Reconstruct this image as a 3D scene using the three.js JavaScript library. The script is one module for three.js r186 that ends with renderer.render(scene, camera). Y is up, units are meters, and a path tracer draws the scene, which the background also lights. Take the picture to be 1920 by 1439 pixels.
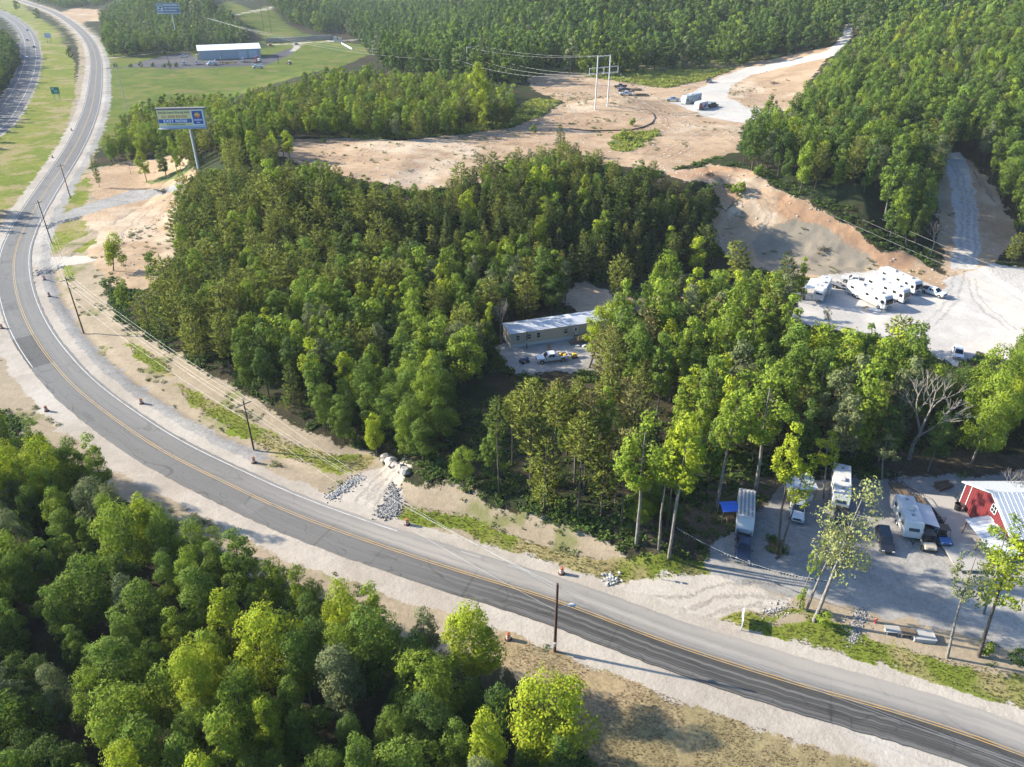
import * as THREE from 'three';
import { Sky } from 'three/addons/objects/Sky.js';
import { mergeGeometries } from 'three/addons/utils/BufferGeometryUtils.js';
import { RoundedBoxGeometry } from 'three/addons/geometries/RoundedBoxGeometry.js';

// ---------------------------------------------------------------- camera, sky, sun, exposure
const scene = new THREE.Scene();
const CAM_HEIGHT = 70, PITCH = 30.5, FOV = 55;
const camera = new THREE.PerspectiveCamera(FOV, 1920 / 1439, 1, 6000);
camera.position.set(0, CAM_HEIGHT, 0);
camera.rotation.set(-PITCH * Math.PI / 180, 0, 0);
camera.updateMatrixWorld(true);
const renderer = new THREE.WebGLRenderer({ antialias: true });
renderer.setSize(1024, 767);
renderer.toneMapping = THREE.LinearToneMapping;
renderer.toneMappingExposure = 2.85;
renderer.shadowMap.enabled = true;
const SUN = new THREE.Vector3(-22.2, 11.0, -5.6).normalize();      // low afternoon sun, from the far left
const sky = new Sky();
sky.name = 'sky'; sky.userData.kind = 'structure';
sky.scale.setScalar(5000);
const U = sky.material.uniforms;
U.sunPosition.value.copy(SUN);
U.turbidity.value = 3; U.rayleigh.value = 1.6; U.mieCoefficient.value = 0.004; U.mieDirectionalG.value = 0.8;
scene.add(sky);
scene.environmentIntensity = 0.2;
const sun = new THREE.DirectionalLight(new THREE.Color(1, 0.91, 0.75), 5);
sun.name = 'sun';
sun.position.copy(SUN).multiplyScalar(600).add(new THREE.Vector3(0, 0, -200));
sun.target.position.set(0, 0, -200);
sun.castShadow = true;
sun.shadow.camera.left = -500; sun.shadow.camera.right = 500; sun.shadow.camera.top = 400; sun.shadow.camera.bottom = -400; sun.shadow.camera.far = 1600;
sun.shadow.mapSize.set(4096, 4096);
sun.shadow.radius = 1.5;
scene.add(sun, sun.target);
scene.fog = new THREE.FogExp2(new THREE.Color(0.86, 0.92, 1.0), 0.00008);

// ---------------------------------------------------------------- small tools
let seedState = 12345;
const rnd = () => { seedState = (seedState + 0x6d2b79f5) | 0; let t = Math.imul(seedState ^ (seedState >>> 15), 1 | seedState); t = (t + Math.imul(t ^ (t >>> 7), 61 | t)) ^ t; return ((t ^ (t >>> 14)) >>> 0) / 4294967296; };
const reseed = (s) => { seedState = s | 0; };
const rr = (a, b) => a + (b - a) * rnd();
const pick = (a) => a[Math.floor(rnd() * a.length)];
const clamp = (x, a, b) => x < a ? a : x > b ? b : x;
const mix = (a, b, t) => a + (b - a) * t;
const sm = (a, b, x) => { const t = clamp((x - a) / (b - a), 0, 1); return t * t * (3 - 2 * t); };
const table = (T) => (x) => { if (x <= T[0][0]) return T[0][1]; for (let i = 1; i < T.length; i++) if (x <= T[i][0]) return mix(T[i - 1][1], T[i][1], (x - T[i - 1][0]) / (T[i][0] - T[i - 1][0])); return T[T.length - 1][1]; };
const LAT = new Float32Array(65536); reseed(77); for (let i = 0; i < 65536; i++) LAT[i] = rnd();
function noise(x, y) {                                                // value noise, 0..1, period 256
  const ix = Math.floor(x), iy = Math.floor(y); let fx = x - ix, fy = y - iy;
  fx = fx * fx * (3 - 2 * fx); fy = fy * fy * (3 - 2 * fy);
  const a = (iy & 255) << 8, b = ((iy + 1) & 255) << 8, c = ix & 255, d = (ix + 1) & 255;
  const p = LAT[a | c], q = LAT[a | d], r = LAT[b | c], s = LAT[b | d];
  const t = p + (q - p) * fx;
  return t + (r + (s - r) * fx - t) * fy;
}
const fbm = (x, y) => noise(x, y) * 0.5 + noise(x * 2.13 + 17, y * 2.13 + 5) * 0.28 + noise(x * 4.7 + 3, y * 4.7 + 41) * 0.22;
const usedNames = new Map();
const numbered = (n) => { const k = usedNames.get(n) ?? 0; usedNames.set(n, k + 1); return k ? n + '_' + String(k).padStart(3, '0') : n; };
function tag(o, label, category, group, kind) {
  o.userData = {};
  if (label) o.userData.label = label;
  if (category) o.userData.category = category;
  if (group) o.userData.group = group;
  if (kind) o.userData.kind = kind;
  return o;
}
const prep = (g) => { const q = g.index ? g.toNonIndexed() : g; for (const k of Object.keys(q.attributes)) if (!['position', 'normal', 'uv'].includes(k)) q.deleteAttribute(k); if (!q.attributes.uv) q.setAttribute('uv', new THREE.BufferAttribute(new Float32Array(q.attributes.position.count * 2), 2)); return q; };
const merged = (list) => list.length === 1 ? list[0] : mergeGeometries(list.map(prep));
function part(name, geos, mat, parent) {
  const m = new THREE.Mesh(merged([].concat(geos)), mat);
  m.name = name; m.castShadow = m.receiveShadow = true;
  if (parent) parent.add(m);
  return m;
}
function thing(name, label, category, pos = [0, 0, 0], turn = 0, group) {
  const g = new THREE.Group(); g.name = numbered(name);
  g.position.set(...pos); g.rotation.y = turn;
  tag(g, label, category, group); scene.add(g);
  return g;
}
function solo(name, geos, mat, label, category, group, kind) {
  const m = part(numbered(name), geos, mat); tag(m, label, category, group, kind); scene.add(m); return m;
}
function copyOf(o, label, pos, turn, group) {
  const c = o.clone(); c.name = numbered(o.name.replace(/_\d{3}$/, '')); c.userData = { ...o.userData };
  if (label) c.userData.label = label;
  if (group) c.userData.group = group;
  c.position.set(...pos); c.rotation.y = turn; scene.add(c); return c;
}
const structure = (m) => { m.userData.kind = 'structure'; scene.add(m); return m; };
const V = (x, y, z) => new THREE.Vector3(x, y, z);
function box(w, h, d, x = 0, y = 0, z = 0, ry = 0, rx = 0, rz = 0) { const g = new THREE.BoxGeometry(w, h, d); if (rx || ry || rz) g.applyMatrix4(new THREE.Matrix4().makeRotationFromEuler(new THREE.Euler(rx, ry, rz))); return g.translate(x, y, z); }
function rbox(w, h, d, x = 0, y = 0, z = 0, r = 0.06) { return new RoundedBoxGeometry(w, h, d, 2, Math.min(r, w / 2.1, h / 2.1, d / 2.1)).translate(x, y, z); }
function tubeBetween(a, b, r0, r1 = r0, seg = 6) {
  const d = b.clone().sub(a), g = new THREE.CylinderGeometry(r1, r0, d.length(), seg, 1);
  g.applyQuaternion(new THREE.Quaternion().setFromUnitVectors(V(0, 1, 0), d.clone().normalize()));
  return g.translate((a.x + b.x) / 2, (a.y + b.y) / 2, (a.z + b.z) / 2);
}
function quadPrism(p, thick) {                                        // a flat panel from four corners, with thickness along its normal
  const n = p[1].clone().sub(p[0]).cross(p[3].clone().sub(p[0])).normalize().multiplyScalar(thick);
  const v = [...p, ...p.map((q) => q.clone().add(n))], f = [[3, 2, 1, 0], [4, 5, 6, 7], [0, 1, 5, 4], [1, 2, 6, 5], [2, 3, 7, 6], [3, 0, 4, 7]], pos = [], uv = [];
  for (const [a, b, c, d] of f) { for (const i of [a, b, c, a, c, d]) pos.push(v[i].x, v[i].y, v[i].z); uv.push(0, 0, 1, 0, 1, 1, 0, 0, 1, 1, 0, 1); }
  const g = new THREE.BufferGeometry();
  g.setAttribute('position', new THREE.Float32BufferAttribute(pos, 3)); g.setAttribute('uv', new THREE.Float32BufferAttribute(uv, 2)); g.computeVertexNormals();
  return g;
}
function extrude(points, width, bevel = 0.04) {                       // side profile (x, y) extruded along z, centred
  const s = new THREE.Shape(points.map(([x, y]) => new THREE.Vector2(x, y)));
  return new THREE.ExtrudeGeometry(s, { depth: width - bevel * 2, bevelEnabled: bevel > 0, bevelSize: bevel, bevelThickness: bevel, bevelOffset: -bevel, bevelSegments: 2, curveSegments: 4 }).translate(0, 0, -(width - bevel * 2) / 2);
}
const lin = (r, g, b) => new THREE.Color().setRGB(r, g, b);
const std = (c, rough = 0.8, metal = 0, extra = {}) => new THREE.MeshStandardMaterial({ color: c, roughness: rough, metalness: metal, ...extra });
function lut() { const t = new Uint8Array(4097); for (let i = 0; i <= 4096; i++) { const x = i / 4096; t[i] = Math.round(255 * (x <= 0.0031308 ? 12.92 * x : 1.055 * Math.pow(x, 1 / 2.4) - 0.055)); } return t; }
const SRGB = lut(), enc = (x) => SRGB[x <= 0 ? 0 : x >= 1 ? 4096 : (x * 4096) | 0];
function dataTex(data, w, h, srgb = true, wrap = THREE.ClampToEdgeWrapping) {
  const t = new THREE.DataTexture(data, w, h, THREE.RGBAFormat); t.magFilter = THREE.LinearFilter; t.minFilter = THREE.LinearMipmapLinearFilter; t.generateMipmaps = true;
  t.wrapS = t.wrapT = wrap; if (srgb) t.colorSpace = THREE.SRGBColorSpace; t.needsUpdate = true; return t;
}

// ---------------------------------------------------------------- lie of the land (metres; the camera hovers 70 m above the road)
const FPX = 719.5 / Math.tan(FOV / 2 * Math.PI / 180), SP = Math.sin(PITCH * Math.PI / 180), CP = Math.cos(PITCH * Math.PI / 180);
const rayOf = (px, py) => { const v = py - 719.5; return [px - 960, -(SP * FPX + CP * v), -(CP * FPX - SP * v)]; };
const flat = (px, py, y = 0) => { const r = rayOf(px, py), t = (CAM_HEIGHT - y) / -r[1]; return V(r[0] * t, y, r[2] * t); };
const seen = (x, y, z) => { const dy = y - CAM_HEIGHT, depth = -z * CP - dy * SP, up = dy * CP + -z * SP * 1; return [960 + FPX * x / depth, 719.5 - FPX * (dy * CP - z * SP) / depth, depth]; };
const ROAD_PX = [[2120, 1485], [1913, 1415], [1847, 1390], [1693, 1340], [1480, 1279], [1273, 1213], [1040, 1127], [833, 1063], [640, 998], [533, 957], [433, 911], [300, 843], [180, 760], [127, 713], [67, 637], [37, 573], [26, 520], [28, 475], [43, 433], [60, 400], [87, 357], [133, 287], [157, 240], [173, 193], [180, 133], [179, 110], [167, 77], [133, 43], [93, 20], [50, 5], [0, -12]];
const roadCurve = new THREE.CatmullRomCurve3(ROAD_PX.map(([x, y]) => flat(x, y)), false, 'centripetal');
roadCurve.arcLengthDivisions = 1200;
const ROAD_LEN = roadCurve.getLength(), roadLine = roadCurve.getSpacedPoints(420);
function roadDist(x, z) {                                             // signed: positive on the wooded (inner) side
  let best = 1e9, sgn = 1;
  for (let i = 0; i < roadLine.length - 1; i++) {
    const a = roadLine[i], b = roadLine[i + 1], ax = x - a.x, az = z - a.z;
    if (ax * ax + az * az > best + 3000 && best < 1e8) continue;
    const bx = b.x - a.x, bz = b.z - a.z, t = clamp((ax * bx + az * bz) / (bx * bx + bz * bz), 0, 1), dx = ax - bx * t, dz = az - bz * t, d = dx * dx + dz * dz;
    if (d < best) { best = d; sgn = bx * az - bz * ax > 0 ? 1 : -1; }
  }
  return Math.sqrt(best) * sgn;
}
const FOOT = table([[-190, 330], [-140, 262], [-110, 215], [-90, 188], [-60, 164], [-20, 152], [20, 154], [45, 172], [60, 184], [78, 179], [93, 176], [102, 172], [112, 172], [150, 178], [200, 200], [300, 220]]);
const WIDE = table([[-190, 90], [-60, 45], [20, 46], [50, 32], [62, 34], [80, 30], [94, 26], [104, 45], [114, 85], [150, 95], [300, 90]]);
function landBase(x, z) {
  const d = -z, foot = FOOT(x);
  let h = 15 * sm(foot, foot + WIDE(x), d) * sm(-165, -80, x) * (1 - sm(420, 560, d) * sm(70, -50, x));
  h += 20 * sm(105, 230, x) * sm(195, 340, d);
  h += 30 * sm(425, 660, d) * sm(-110, 60, x) + 22 * sm(650, 1000, d) * sm(-180, 40, x);
  h += 14 * sm(690, 900, d) * sm(25, 110, x + 350 + (d - 700) * 0.6) * (1 - sm(-300, -180, x));
  return h;
}
const HWAY_PX = [[-260, 420], [-130, 310], [-20, 246], [25, 190], [50, 140], [57, 100], [48, 62], [22, 36], [-20, 16], [-80, -2]];
const highway = new THREE.CatmullRomCurve3(HWAY_PX.map(([x, y]) => flat(x, y)), false, 'centripetal'), hwayLine = highway.getSpacedPoints(120);
function nearHighway(x, z) { if (x > -120) return 1e3; let b = 1e9; for (const p of hwayLine) b = Math.min(b, (p.x - x) ** 2 + (p.z - z) ** 2); return Math.sqrt(b); }
const MOUND = [44, -318];
function land(x, z) {
  const d = -z, rd = roadDist(x, z), a = Math.abs(rd);
  let h = landBase(x, z);
  h += 3.2 * Math.exp(-(((x - MOUND[0]) / 15) ** 2) - (((z - MOUND[1]) / 11) ** 2));
  h += 2.3 * sm(9.5, 15, rd) * sm(-21, -13, x) * (1 - sm(18, 25, x)) * (1 - sm(104, 122, d)) * sm(62, 66, d);
  h += 1.3 * sm(10, 24, rd) * (1 - sm(-34, -24, x)) * (1 - sm(180, 260, d));
  h -= 0.55 * Math.exp(-(((rd - 8.6) / 1.1) ** 2)) * (1 - sm(-36, -28, x)) * (1 - sm(190, 230, d));
  const bank = sm(FOOT(x) - 4, FOOT(x) + 3, d) * (1 - sm(FOOT(x) + WIDE(x) + 6, FOOT(x) + WIDE(x) + 16, d)) * sm(50, 60, x) * (1 - sm(100, 108, x));
  h += bank * ((fbm(x * 0.08, z * 0.08) - 0.5) * 1.6 + (fbm(x * 0.35, z * 0.35) - 0.5) * 0.7);
  const rough = sm(10, 22, a) * sm(14, 40, nearHighway(x, z));
  h += rough * ((fbm(x * 0.035 + 9, z * 0.035) - 0.5) * 1.2 + (noise(x * 0.4, z * 0.4) - 0.5) * 0.16) * (d < 900 ? 1 : 1);
  return a < 10 ? h * sm(5, 10, a) : h;
}
function at(px, py, lift = 0) {                                       // where the line of sight meets the land
  const r = rayOf(px, py); let t0 = 0.01, t1 = 0;
  for (let t = 0.02; t < 3; t *= 1.012) { const y = CAM_HEIGHT + r[1] * t; if (y < 62 && y < land(r[0] * t, r[2] * t) + lift) { t1 = t; break; } t0 = t; }
  if (!t1) return flat(px, py);
  for (let i = 0; i < 14; i++) { const t = (t0 + t1) / 2; if (CAM_HEIGHT + r[1] * t < land(r[0] * t, r[2] * t) + lift) t1 = t; else t0 = t; }
  const x = r[0] * t1, z = r[2] * t1;
  return V(x, land(x, z), z);
}

// ---------------------------------------------------------------- ground: zones of cover traced on the land
const Z = { forest: 0, grass: 1, straw: 2, dirt: 3, gravel: 4, pale: 5, shoulder: 6, dry: 7, apron: 8, clay: 9, grey: 10, meadow: 11, tarmac: 12, weeds: 13, litter: 14 };
const zones = [
  ['straw', [[1250, 1075], [1330, 1060], [1500, 1090], [2100, 1100], [2100, 1420], [1500, 1240], [1300, 1180], [1100, 1115]]],
  ['grass', [[-130, 330], [-20, 262], [35, 200], [62, 145], [68, 100], [58, 58], [30, 30], [-20, 8], [0, -10], [40, 8], [110, 60], [140, 120], [140, 180], [110, 280], [40, 372], [0, 400], [-80, 380]]],
  ['meadow', [[185, 90], [200, 72], [380, 90], [560, 68], [680, 84], [700, 100], [640, 125], [520, 155], [430, 185], [300, 215], [235, 240], [190, 270], [150, 320], [160, 260], [185, 190]]],
  ['meadow', [[395, 12], [430, 2], [470, 20], [500, 8], [530, 40], [570, 62], [610, 74], [500, 78], [470, 52], [440, 30]]],
  ['dirt', [[110, 25], [140, 14], [185, 18], [190, 40], [160, 40], [150, 50]]],
  ['straw', [[186, 175], [160, 270], [120, 330], [90, 380], [72, 440], [64, 520], [84, 590], [130, 660], [200, 735], [280, 800], [380, 858], [480, 905], [610, 950], [665, 905], [740, 868], [700, 852], [640, 836], [560, 800], [480, 750], [380, 692], [300, 650], [240, 618], [205, 590], [195, 520], [230, 440], [250, 330], [200, 310], [165, 318], [190, 240]]],
  ['dirt', [[150, 330], [240, 300], [330, 285], [350, 300], [372, 322], [350, 345], [335, 400], [335, 470], [300, 520], [272, 545], [215, 545], [180, 500], [160, 470], [185, 440], [150, 410], [180, 375]]],
  ['grass', [[330, 716], [420, 766], [520, 818], [600, 848], [700, 860], [690, 880], [640, 888], [590, 876], [500, 846], [420, 800], [345, 748]]],
  ['grass', [[92, 460], [100, 425], [130, 410], [165, 415], [160, 440], [125, 458], [105, 475]]],
  ['grass', [[110, 398], [135, 350], [165, 330], [172, 350], [160, 385]]],
  ['grass', [[136, 470], [175, 448], [180, 455], [150, 476]]],
  ['grass', [[118, 500], [132, 496], [140, 525], [128, 530]]],
  ['grass', [[240, 640], [300, 672], [330, 706], [300, 700], [250, 668]]],
  ['weeds', [[270, 340], [335, 318], [372, 302], [350, 325], [300, 345]]],
  ['gravel', [[72, 412], [128, 396], [190, 374], [250, 356], [340, 343], [350, 352], [290, 366], [220, 386], [150, 406], [90, 424]]],
  ['apron', [[62, 496], [100, 484], [165, 480], [180, 488], [120, 500], [66, 510]]],
  ['straw', [[-300, 560], [0, 640], [60, 730], [150, 815], [260, 905], [380, 968], [480, 1020], [600, 1070], [740, 1125], [860, 1175], [930, 1195], [900, 1240], [760, 1200], [600, 1130], [420, 1050], [300, 980], [180, 900], [90, 800], [-20, 770], [-300, 720]]],
  ['straw', [[748, 896], [790, 900], [860, 915], [960, 958], [1060, 986], [1140, 1014], [1180, 1045], [1150, 1075], [1060, 1055], [960, 1015], [860, 975], [740, 950]]],
  ['grass', [[740, 945], [860, 962], [960, 1003], [1070, 1040], [1190, 1052], [1330, 1050], [1345, 1080], [1200, 1094], [1110, 1098], [1010, 1072], [900, 1035], [800, 1005], [740, 985]]],
  ['straw', [[800, 985], [860, 990], [900, 1012], [880, 1022], [820, 1005]]],
  ['litter', [[1180, 985], [1250, 950], [1330, 900], [1440, 890], [1470, 905], [1420, 960], [1350, 1000], [1335, 1040], [1260, 1040]]],
  ['litter', [[1620, 870], [1760, 840], [1900, 850], [2060, 850], [2060, 890], [1900, 890], [1700, 898]]],
  ['gravel', [[1318, 1050], [1330, 1020], [1378, 995], [1385, 960], [1420, 955], [1470, 905], [1520, 900], [1600, 898], [1700, 897], [1800, 893], [1920, 888], [2080, 888], [2080, 1262], [1920, 1218], [1800, 1190], [1700, 1165], [1600, 1140], [1530, 1128], [1480, 1118], [1400, 1096], [1330, 1078]]],
  ['litter', [[1425, 1018], [1450, 1008], [1480, 1022], [1478, 1042], [1450, 1044]]],
  ['apron', [[1090, 1112], [1130, 1095], [1200, 1086], [1330, 1078], [1400, 1096], [1480, 1120], [1470, 1135], [1400, 1146], [1345, 1160], [1330, 1178], [1380, 1200], [1500, 1240], [1300, 1190]]],
  ['straw', [[1480, 1122], [1540, 1128], [1600, 1142], [1700, 1168], [1800, 1193], [1920, 1220], [2080, 1264], [2080, 1310], [1920, 1268], [1780, 1240], [1640, 1203], [1560, 1178], [1490, 1150]]],
  ['grass', [[1338, 1168], [1380, 1152], [1490, 1142], [1560, 1172], [1640, 1202], [1780, 1238], [1920, 1266], [2080, 1308], [2080, 1392], [1920, 1340], [1800, 1312], [1700, 1287], [1600, 1257], [1500, 1226], [1420, 1202], [1350, 1184]]],
  ['straw', [[1440, 1160], [1490, 1148], [1520, 1165], [1480, 1175]]],
  ['apron', [[606, 945], [640, 915], [690, 886], [735, 864], [775, 872], [752, 912], [738, 972], [680, 972]]],
  ['dry', [[905, 1190], [960, 1192], [1040, 1226], [1150, 1266], [1280, 1312], [1420, 1362], [1560, 1412], [1700, 1462], [2200, 1620], [2200, 1900], [1230, 1900], [1120, 1480], [1060, 1340], [960, 1270]]],
  ['weeds', [[640, 225], [700, 235], [860, 235], [960, 215], [1000, 186], [1050, 190], [1010, 218], [960, 238], [860, 252], [740, 262], [640, 262]]],
  ['weeds', [[960, 120], [1060, 128], [1250, 112], [1400, 106], [1480, 98], [1400, 120], [1330, 150], [1250, 166], [1140, 150], [1050, 134], [985, 145], [960, 165]]],
  ['dirt', [[470, 275], [560, 262], [640, 258], [760, 264], [860, 252], [960, 238], [1020, 218], [1058, 192], [1000, 168], [985, 146], [1050, 135], [1140, 150], [1250, 166], [1330, 148], [1400, 118], [1480, 103], [1570, 85], [1545, 115], [1512, 160], [1495, 205], [1400, 218], [1385, 250], [1380, 285], [1300, 306], [1250, 322], [1180, 312], [1100, 312], [1000, 318], [900, 345], [800, 360], [740, 352], [640, 330], [560, 305]]],
  ['pale', [[1255, 192], [1300, 172], [1345, 146], [1400, 126], [1470, 114], [1550, 96], [1578, 70], [1586, 40], [1604, 36], [1592, 75], [1562, 104], [1470, 126], [1405, 141], [1370, 160], [1362, 182], [1400, 202], [1470, 206], [1390, 230], [1330, 220]]],
  ['weeds', [[1140, 268], [1165, 250], [1230, 243], [1235, 255], [1185, 285], [1150, 284]]],
  ['dirt', [[1240, 322], [1330, 310], [1400, 318], [1445, 345], [1520, 385], [1600, 425], [1650, 470], [1720, 482], [1780, 520], [1770, 560], [1700, 540], [1640, 512], [1560, 525], [1470, 520], [1400, 500], [1345, 460], [1350, 400], [1390, 370], [1370, 345], [1280, 340]]],
  ['clay', [[1240, 325], [1330, 313], [1395, 319], [1425, 332], [1370, 332], [1290, 336]]],
  ['clay', [[1335, 350], [1350, 345], [1385, 370], [1360, 395], [1345, 440], [1335, 420], [1355, 385]]],
  ['clay', [[1425, 345], [1500, 378], [1600, 428], [1650, 470], [1720, 486], [1700, 505], [1640, 496], [1560, 446], [1480, 408], [1420, 385]]],
  ['grey', [[1405, 450], [1450, 425], [1490, 415], [1550, 430], [1620, 468], [1648, 500], [1560, 518], [1480, 515], [1420, 490]]],
  ['pale', [[1470, 600], [1500, 538], [1540, 517], [1650, 505], [1720, 522], [1770, 548], [1785, 500], [1850, 490], [1920, 505], [2140, 500], [2140, 700], [1920, 690], [1840, 660], [1790, 690], [1700, 640], [1600, 625], [1540, 615]]],
  ['dirt', [[1750, 330], [1780, 300], [1820, 300], [1860, 350], [1900, 420], [1910, 450], [1850, 500], [1780, 520], [1765, 450]]],
  ['pale', [[1772, 285], [1800, 285], [1818, 315], [1828, 360], [1834, 430], [1832, 505], [1786, 505], [1789, 420], [1784, 350], [1774, 315]]],
  ['gravel', [[925, 650], [1000, 625], [1115, 600], [1220, 600], [1220, 665], [1110, 695], [960, 700]]],
  ['dirt', [[1050, 545], [1110, 532], [1190, 560], [1260, 545], [1290, 560], [1180, 600], [1100, 604]]],
  ['dirt', [[300, 640], [300, 640.5], [301, 640]]],
  ['tarmac', [[238, 123], [300, 106], [352, 96], [372, 114], [430, 112], [500, 106], [540, 92], [552, 90], [546, 102], [500, 122], [400, 127], [320, 130]]],
];
const LEVELS = [{ name: 'near', x0: -118, z0: -262, size: 236, N: 2048, cell: 236 / 290 }, { name: 'mid', x0: -430, z0: -690, size: 760, N: 2048, cell: 760 / 230 }, { name: 'far', x0: -1900, z0: -3000, size: 3200, N: 1024, cell: 3200 / 170 }];
function fillPoly(L, poly, v) {
  const { N, x0, z0, size, idx } = L, s = N / size, P = poly.map((p) => [(p.x - x0) * s, (p.z - z0) * s]);
  let lo = 1e9, hi = -1e9; for (const p of P) { lo = Math.min(lo, p[1]); hi = Math.max(hi, p[1]); }
  for (let j = Math.max(0, Math.ceil(lo - 0.5)); j <= Math.min(N - 1, Math.floor(hi - 0.5)); j++) {
    const y = j + 0.5, xs = [];
    for (let i = 0; i < P.length; i++) { const a = P[i], b = P[(i + 1) % P.length]; if ((a[1] <= y) !== (b[1] <= y)) xs.push(a[0] + (y - a[1]) / (b[1] - a[1]) * (b[0] - a[0])); }
    xs.sort((p, q) => p - q);
    for (let k = 0; k + 1 < xs.length; k += 2) for (let i = Math.max(0, Math.ceil(xs[k] - 0.5)); i <= Math.min(N - 1, Math.floor(xs[k + 1] - 0.5)); i++) idx[j * N + i] = v;
  }
}
function band(curve, from, to, n = 500, u0 = 0, u1 = 1) {                             // outline of a strip beside a curve, between two offsets
  const L = [], R = [];
  for (let i = 0; i <= n; i++) { const p = curve.getPointAt(mix(u0, u1, i / n)), t = curve.getTangentAt(mix(u0, u1, i / n)); const nx = -t.z, nz = t.x; L.push(V(p.x + nx * from, 0, p.z + nz * from)); R.push(V(p.x + nx * to, 0, p.z + nz * to)); }
  return L.concat(R.reverse());
}
const line3 = (pts) => new THREE.CatmullRomCurve3(pts, false, 'centripetal');
const backRoad = line3([[196, 110], [280, 100], [370, 91], [500, 84], [600, 78], [680, 74], [760, 70]].map(([x, y]) => at(x, y)));
const backSpur = line3([[548, 96], [556, 88], [550, 82]].map(([x, y]) => at(x, y)));
const farLane = line3([[430, 30], [470, 20], [500, 16], [530, 8]].map(([x, y]) => at(x, y)));
const gateLane = line3([[198, 128], [240, 126], [300, 122]].map(([x, y]) => at(x, y)));
const zoneShapes = zones.map(([k, p]) => [Z[k], p.map(([x, y]) => at(x, y))]);
for (const L of LEVELS) {
  L.idx = new Uint8Array(L.N * L.N);
  fillPoly(L, band(roadCurve, -11, 9.5), Z.straw);
  for (const [k, p] of zoneShapes) fillPoly(L, p, k);
  fillPoly(L, band(roadCurve, 5.6, 8.4, 300, 0.062, 0.5), Z.gravel);
  fillPoly(L, band(roadCurve, -7.0, 5.9), Z.shoulder);
  fillPoly(L, band(highway, -7.6, 7.6, 200), Z.gravel);
  fillPoly(L, band(backRoad, -2.6, 2.6, 60), Z.shoulder);
  for (const c of [backSpur, farLane]) fillPoly(L, band(c, -2.5, 2.5, 20), Z.shoulder);
  fillPoly(L, band(gateLane, -3, 3, 20), Z.tarmac);
}
const levelAt = (x, z) => LEVELS.find((L) => x > L.x0 + 1 && x < L.x0 + L.size - 1 && z > L.z0 + 1 && z < L.z0 + L.size - 1);
function zoneAt(x, z) { const L = levelAt(x, z); if (!L) return 0; const s = L.N / L.size; return L.idx[Math.floor((z - L.z0) * s) * L.N + Math.floor((x - L.x0) * s)]; }

// tyre tracks: worn lines on dirt and gravel
const TRACKS = [
  [[560, 285], [680, 300], [780, 290], [880, 270], [1000, 245], [1090, 210], [1180, 190], [1270, 190]], [[640, 290], [760, 318], [860, 285], [960, 262], [1060, 235]],
  [[1380, 240], [1330, 250], [1280, 262], [1240, 285], [1190, 300]], [[1375, 262], [1310, 272], [1250, 300]], [[1040, 170], [1100, 180], [1180, 184], [1260, 188]],
  [[1230, 200], [1245, 225], [1235, 255], [1200, 290]], [[1440, 195], [1400, 180], [1440, 150], [1500, 130]], [[1340, 330], [1400, 345], [1440, 400], [1430, 440]], [[1370, 330], [1450, 380], [1500, 420]],
  [[1480, 1125], [1400, 1125], [1300, 1150], [1200, 1160], [1080, 1130]], [[1470, 1110], [1380, 1105], [1280, 1130], [1180, 1130]], [[1440, 1135], [1380, 1160], [1360, 1185], [1420, 1215]],
  [[660, 960], [690, 930], [715, 900], [740, 875]], [[690, 960], [705, 930], [730, 900], [752, 878]], [[1100, 1075], [1020, 1060]], [[220, 480], [260, 440], [300, 400], [330, 360]], [[200, 470], [250, 420], [290, 380]],
  [[1800, 500], [1808, 420], [1804, 350], [1790, 310]], [[1816, 500], [1820, 420], [1814, 350]], [[1800, 510], [1780, 570], [1740, 610]], [[1820, 520], [1840, 570], [1900, 620]],
].map((p) => line3(p.map(([x, y]) => at(x, y))));
reseed(606);
for (let i = 0; i < 26; i++) { const a = at(rr(600, 1370), rr(190, 320)), t = rnd() * 6.283, R = rr(8, 40), pts = []; for (let k = 0; k < 6; k++) { const q = t + k * rr(0.2, 0.32) * (i % 2 ? 1 : -1); pts.push(V(a.x + Math.cos(q) * R * 1.6, 0, a.z + Math.sin(q) * R)); } TRACKS.push(line3(pts)); }
for (const L of LEVELS.slice(0, 2)) {
  L.track = new Uint8Array(L.N * L.N); const s = L.N / L.size;
  for (const c of TRACKS) { const len = c.getLength(), n = Math.ceil(len * s); for (let i = 0; i <= n; i++) { const p = c.getPointAt(i / n), t = c.getTangentAt(i / n); for (const o of [-0.9, 0.9]) for (let w = -0.2; w <= 0.21; w += 0.1) { const x = Math.floor((p.x - t.z * (o + w) - L.x0) * s), y = Math.floor((p.z + t.x * (o + w) - L.z0) * s); if (x > 0 && y > 0 && x < L.N && y < L.N) L.track[y * L.N + x] = 1; } } }
}
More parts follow.
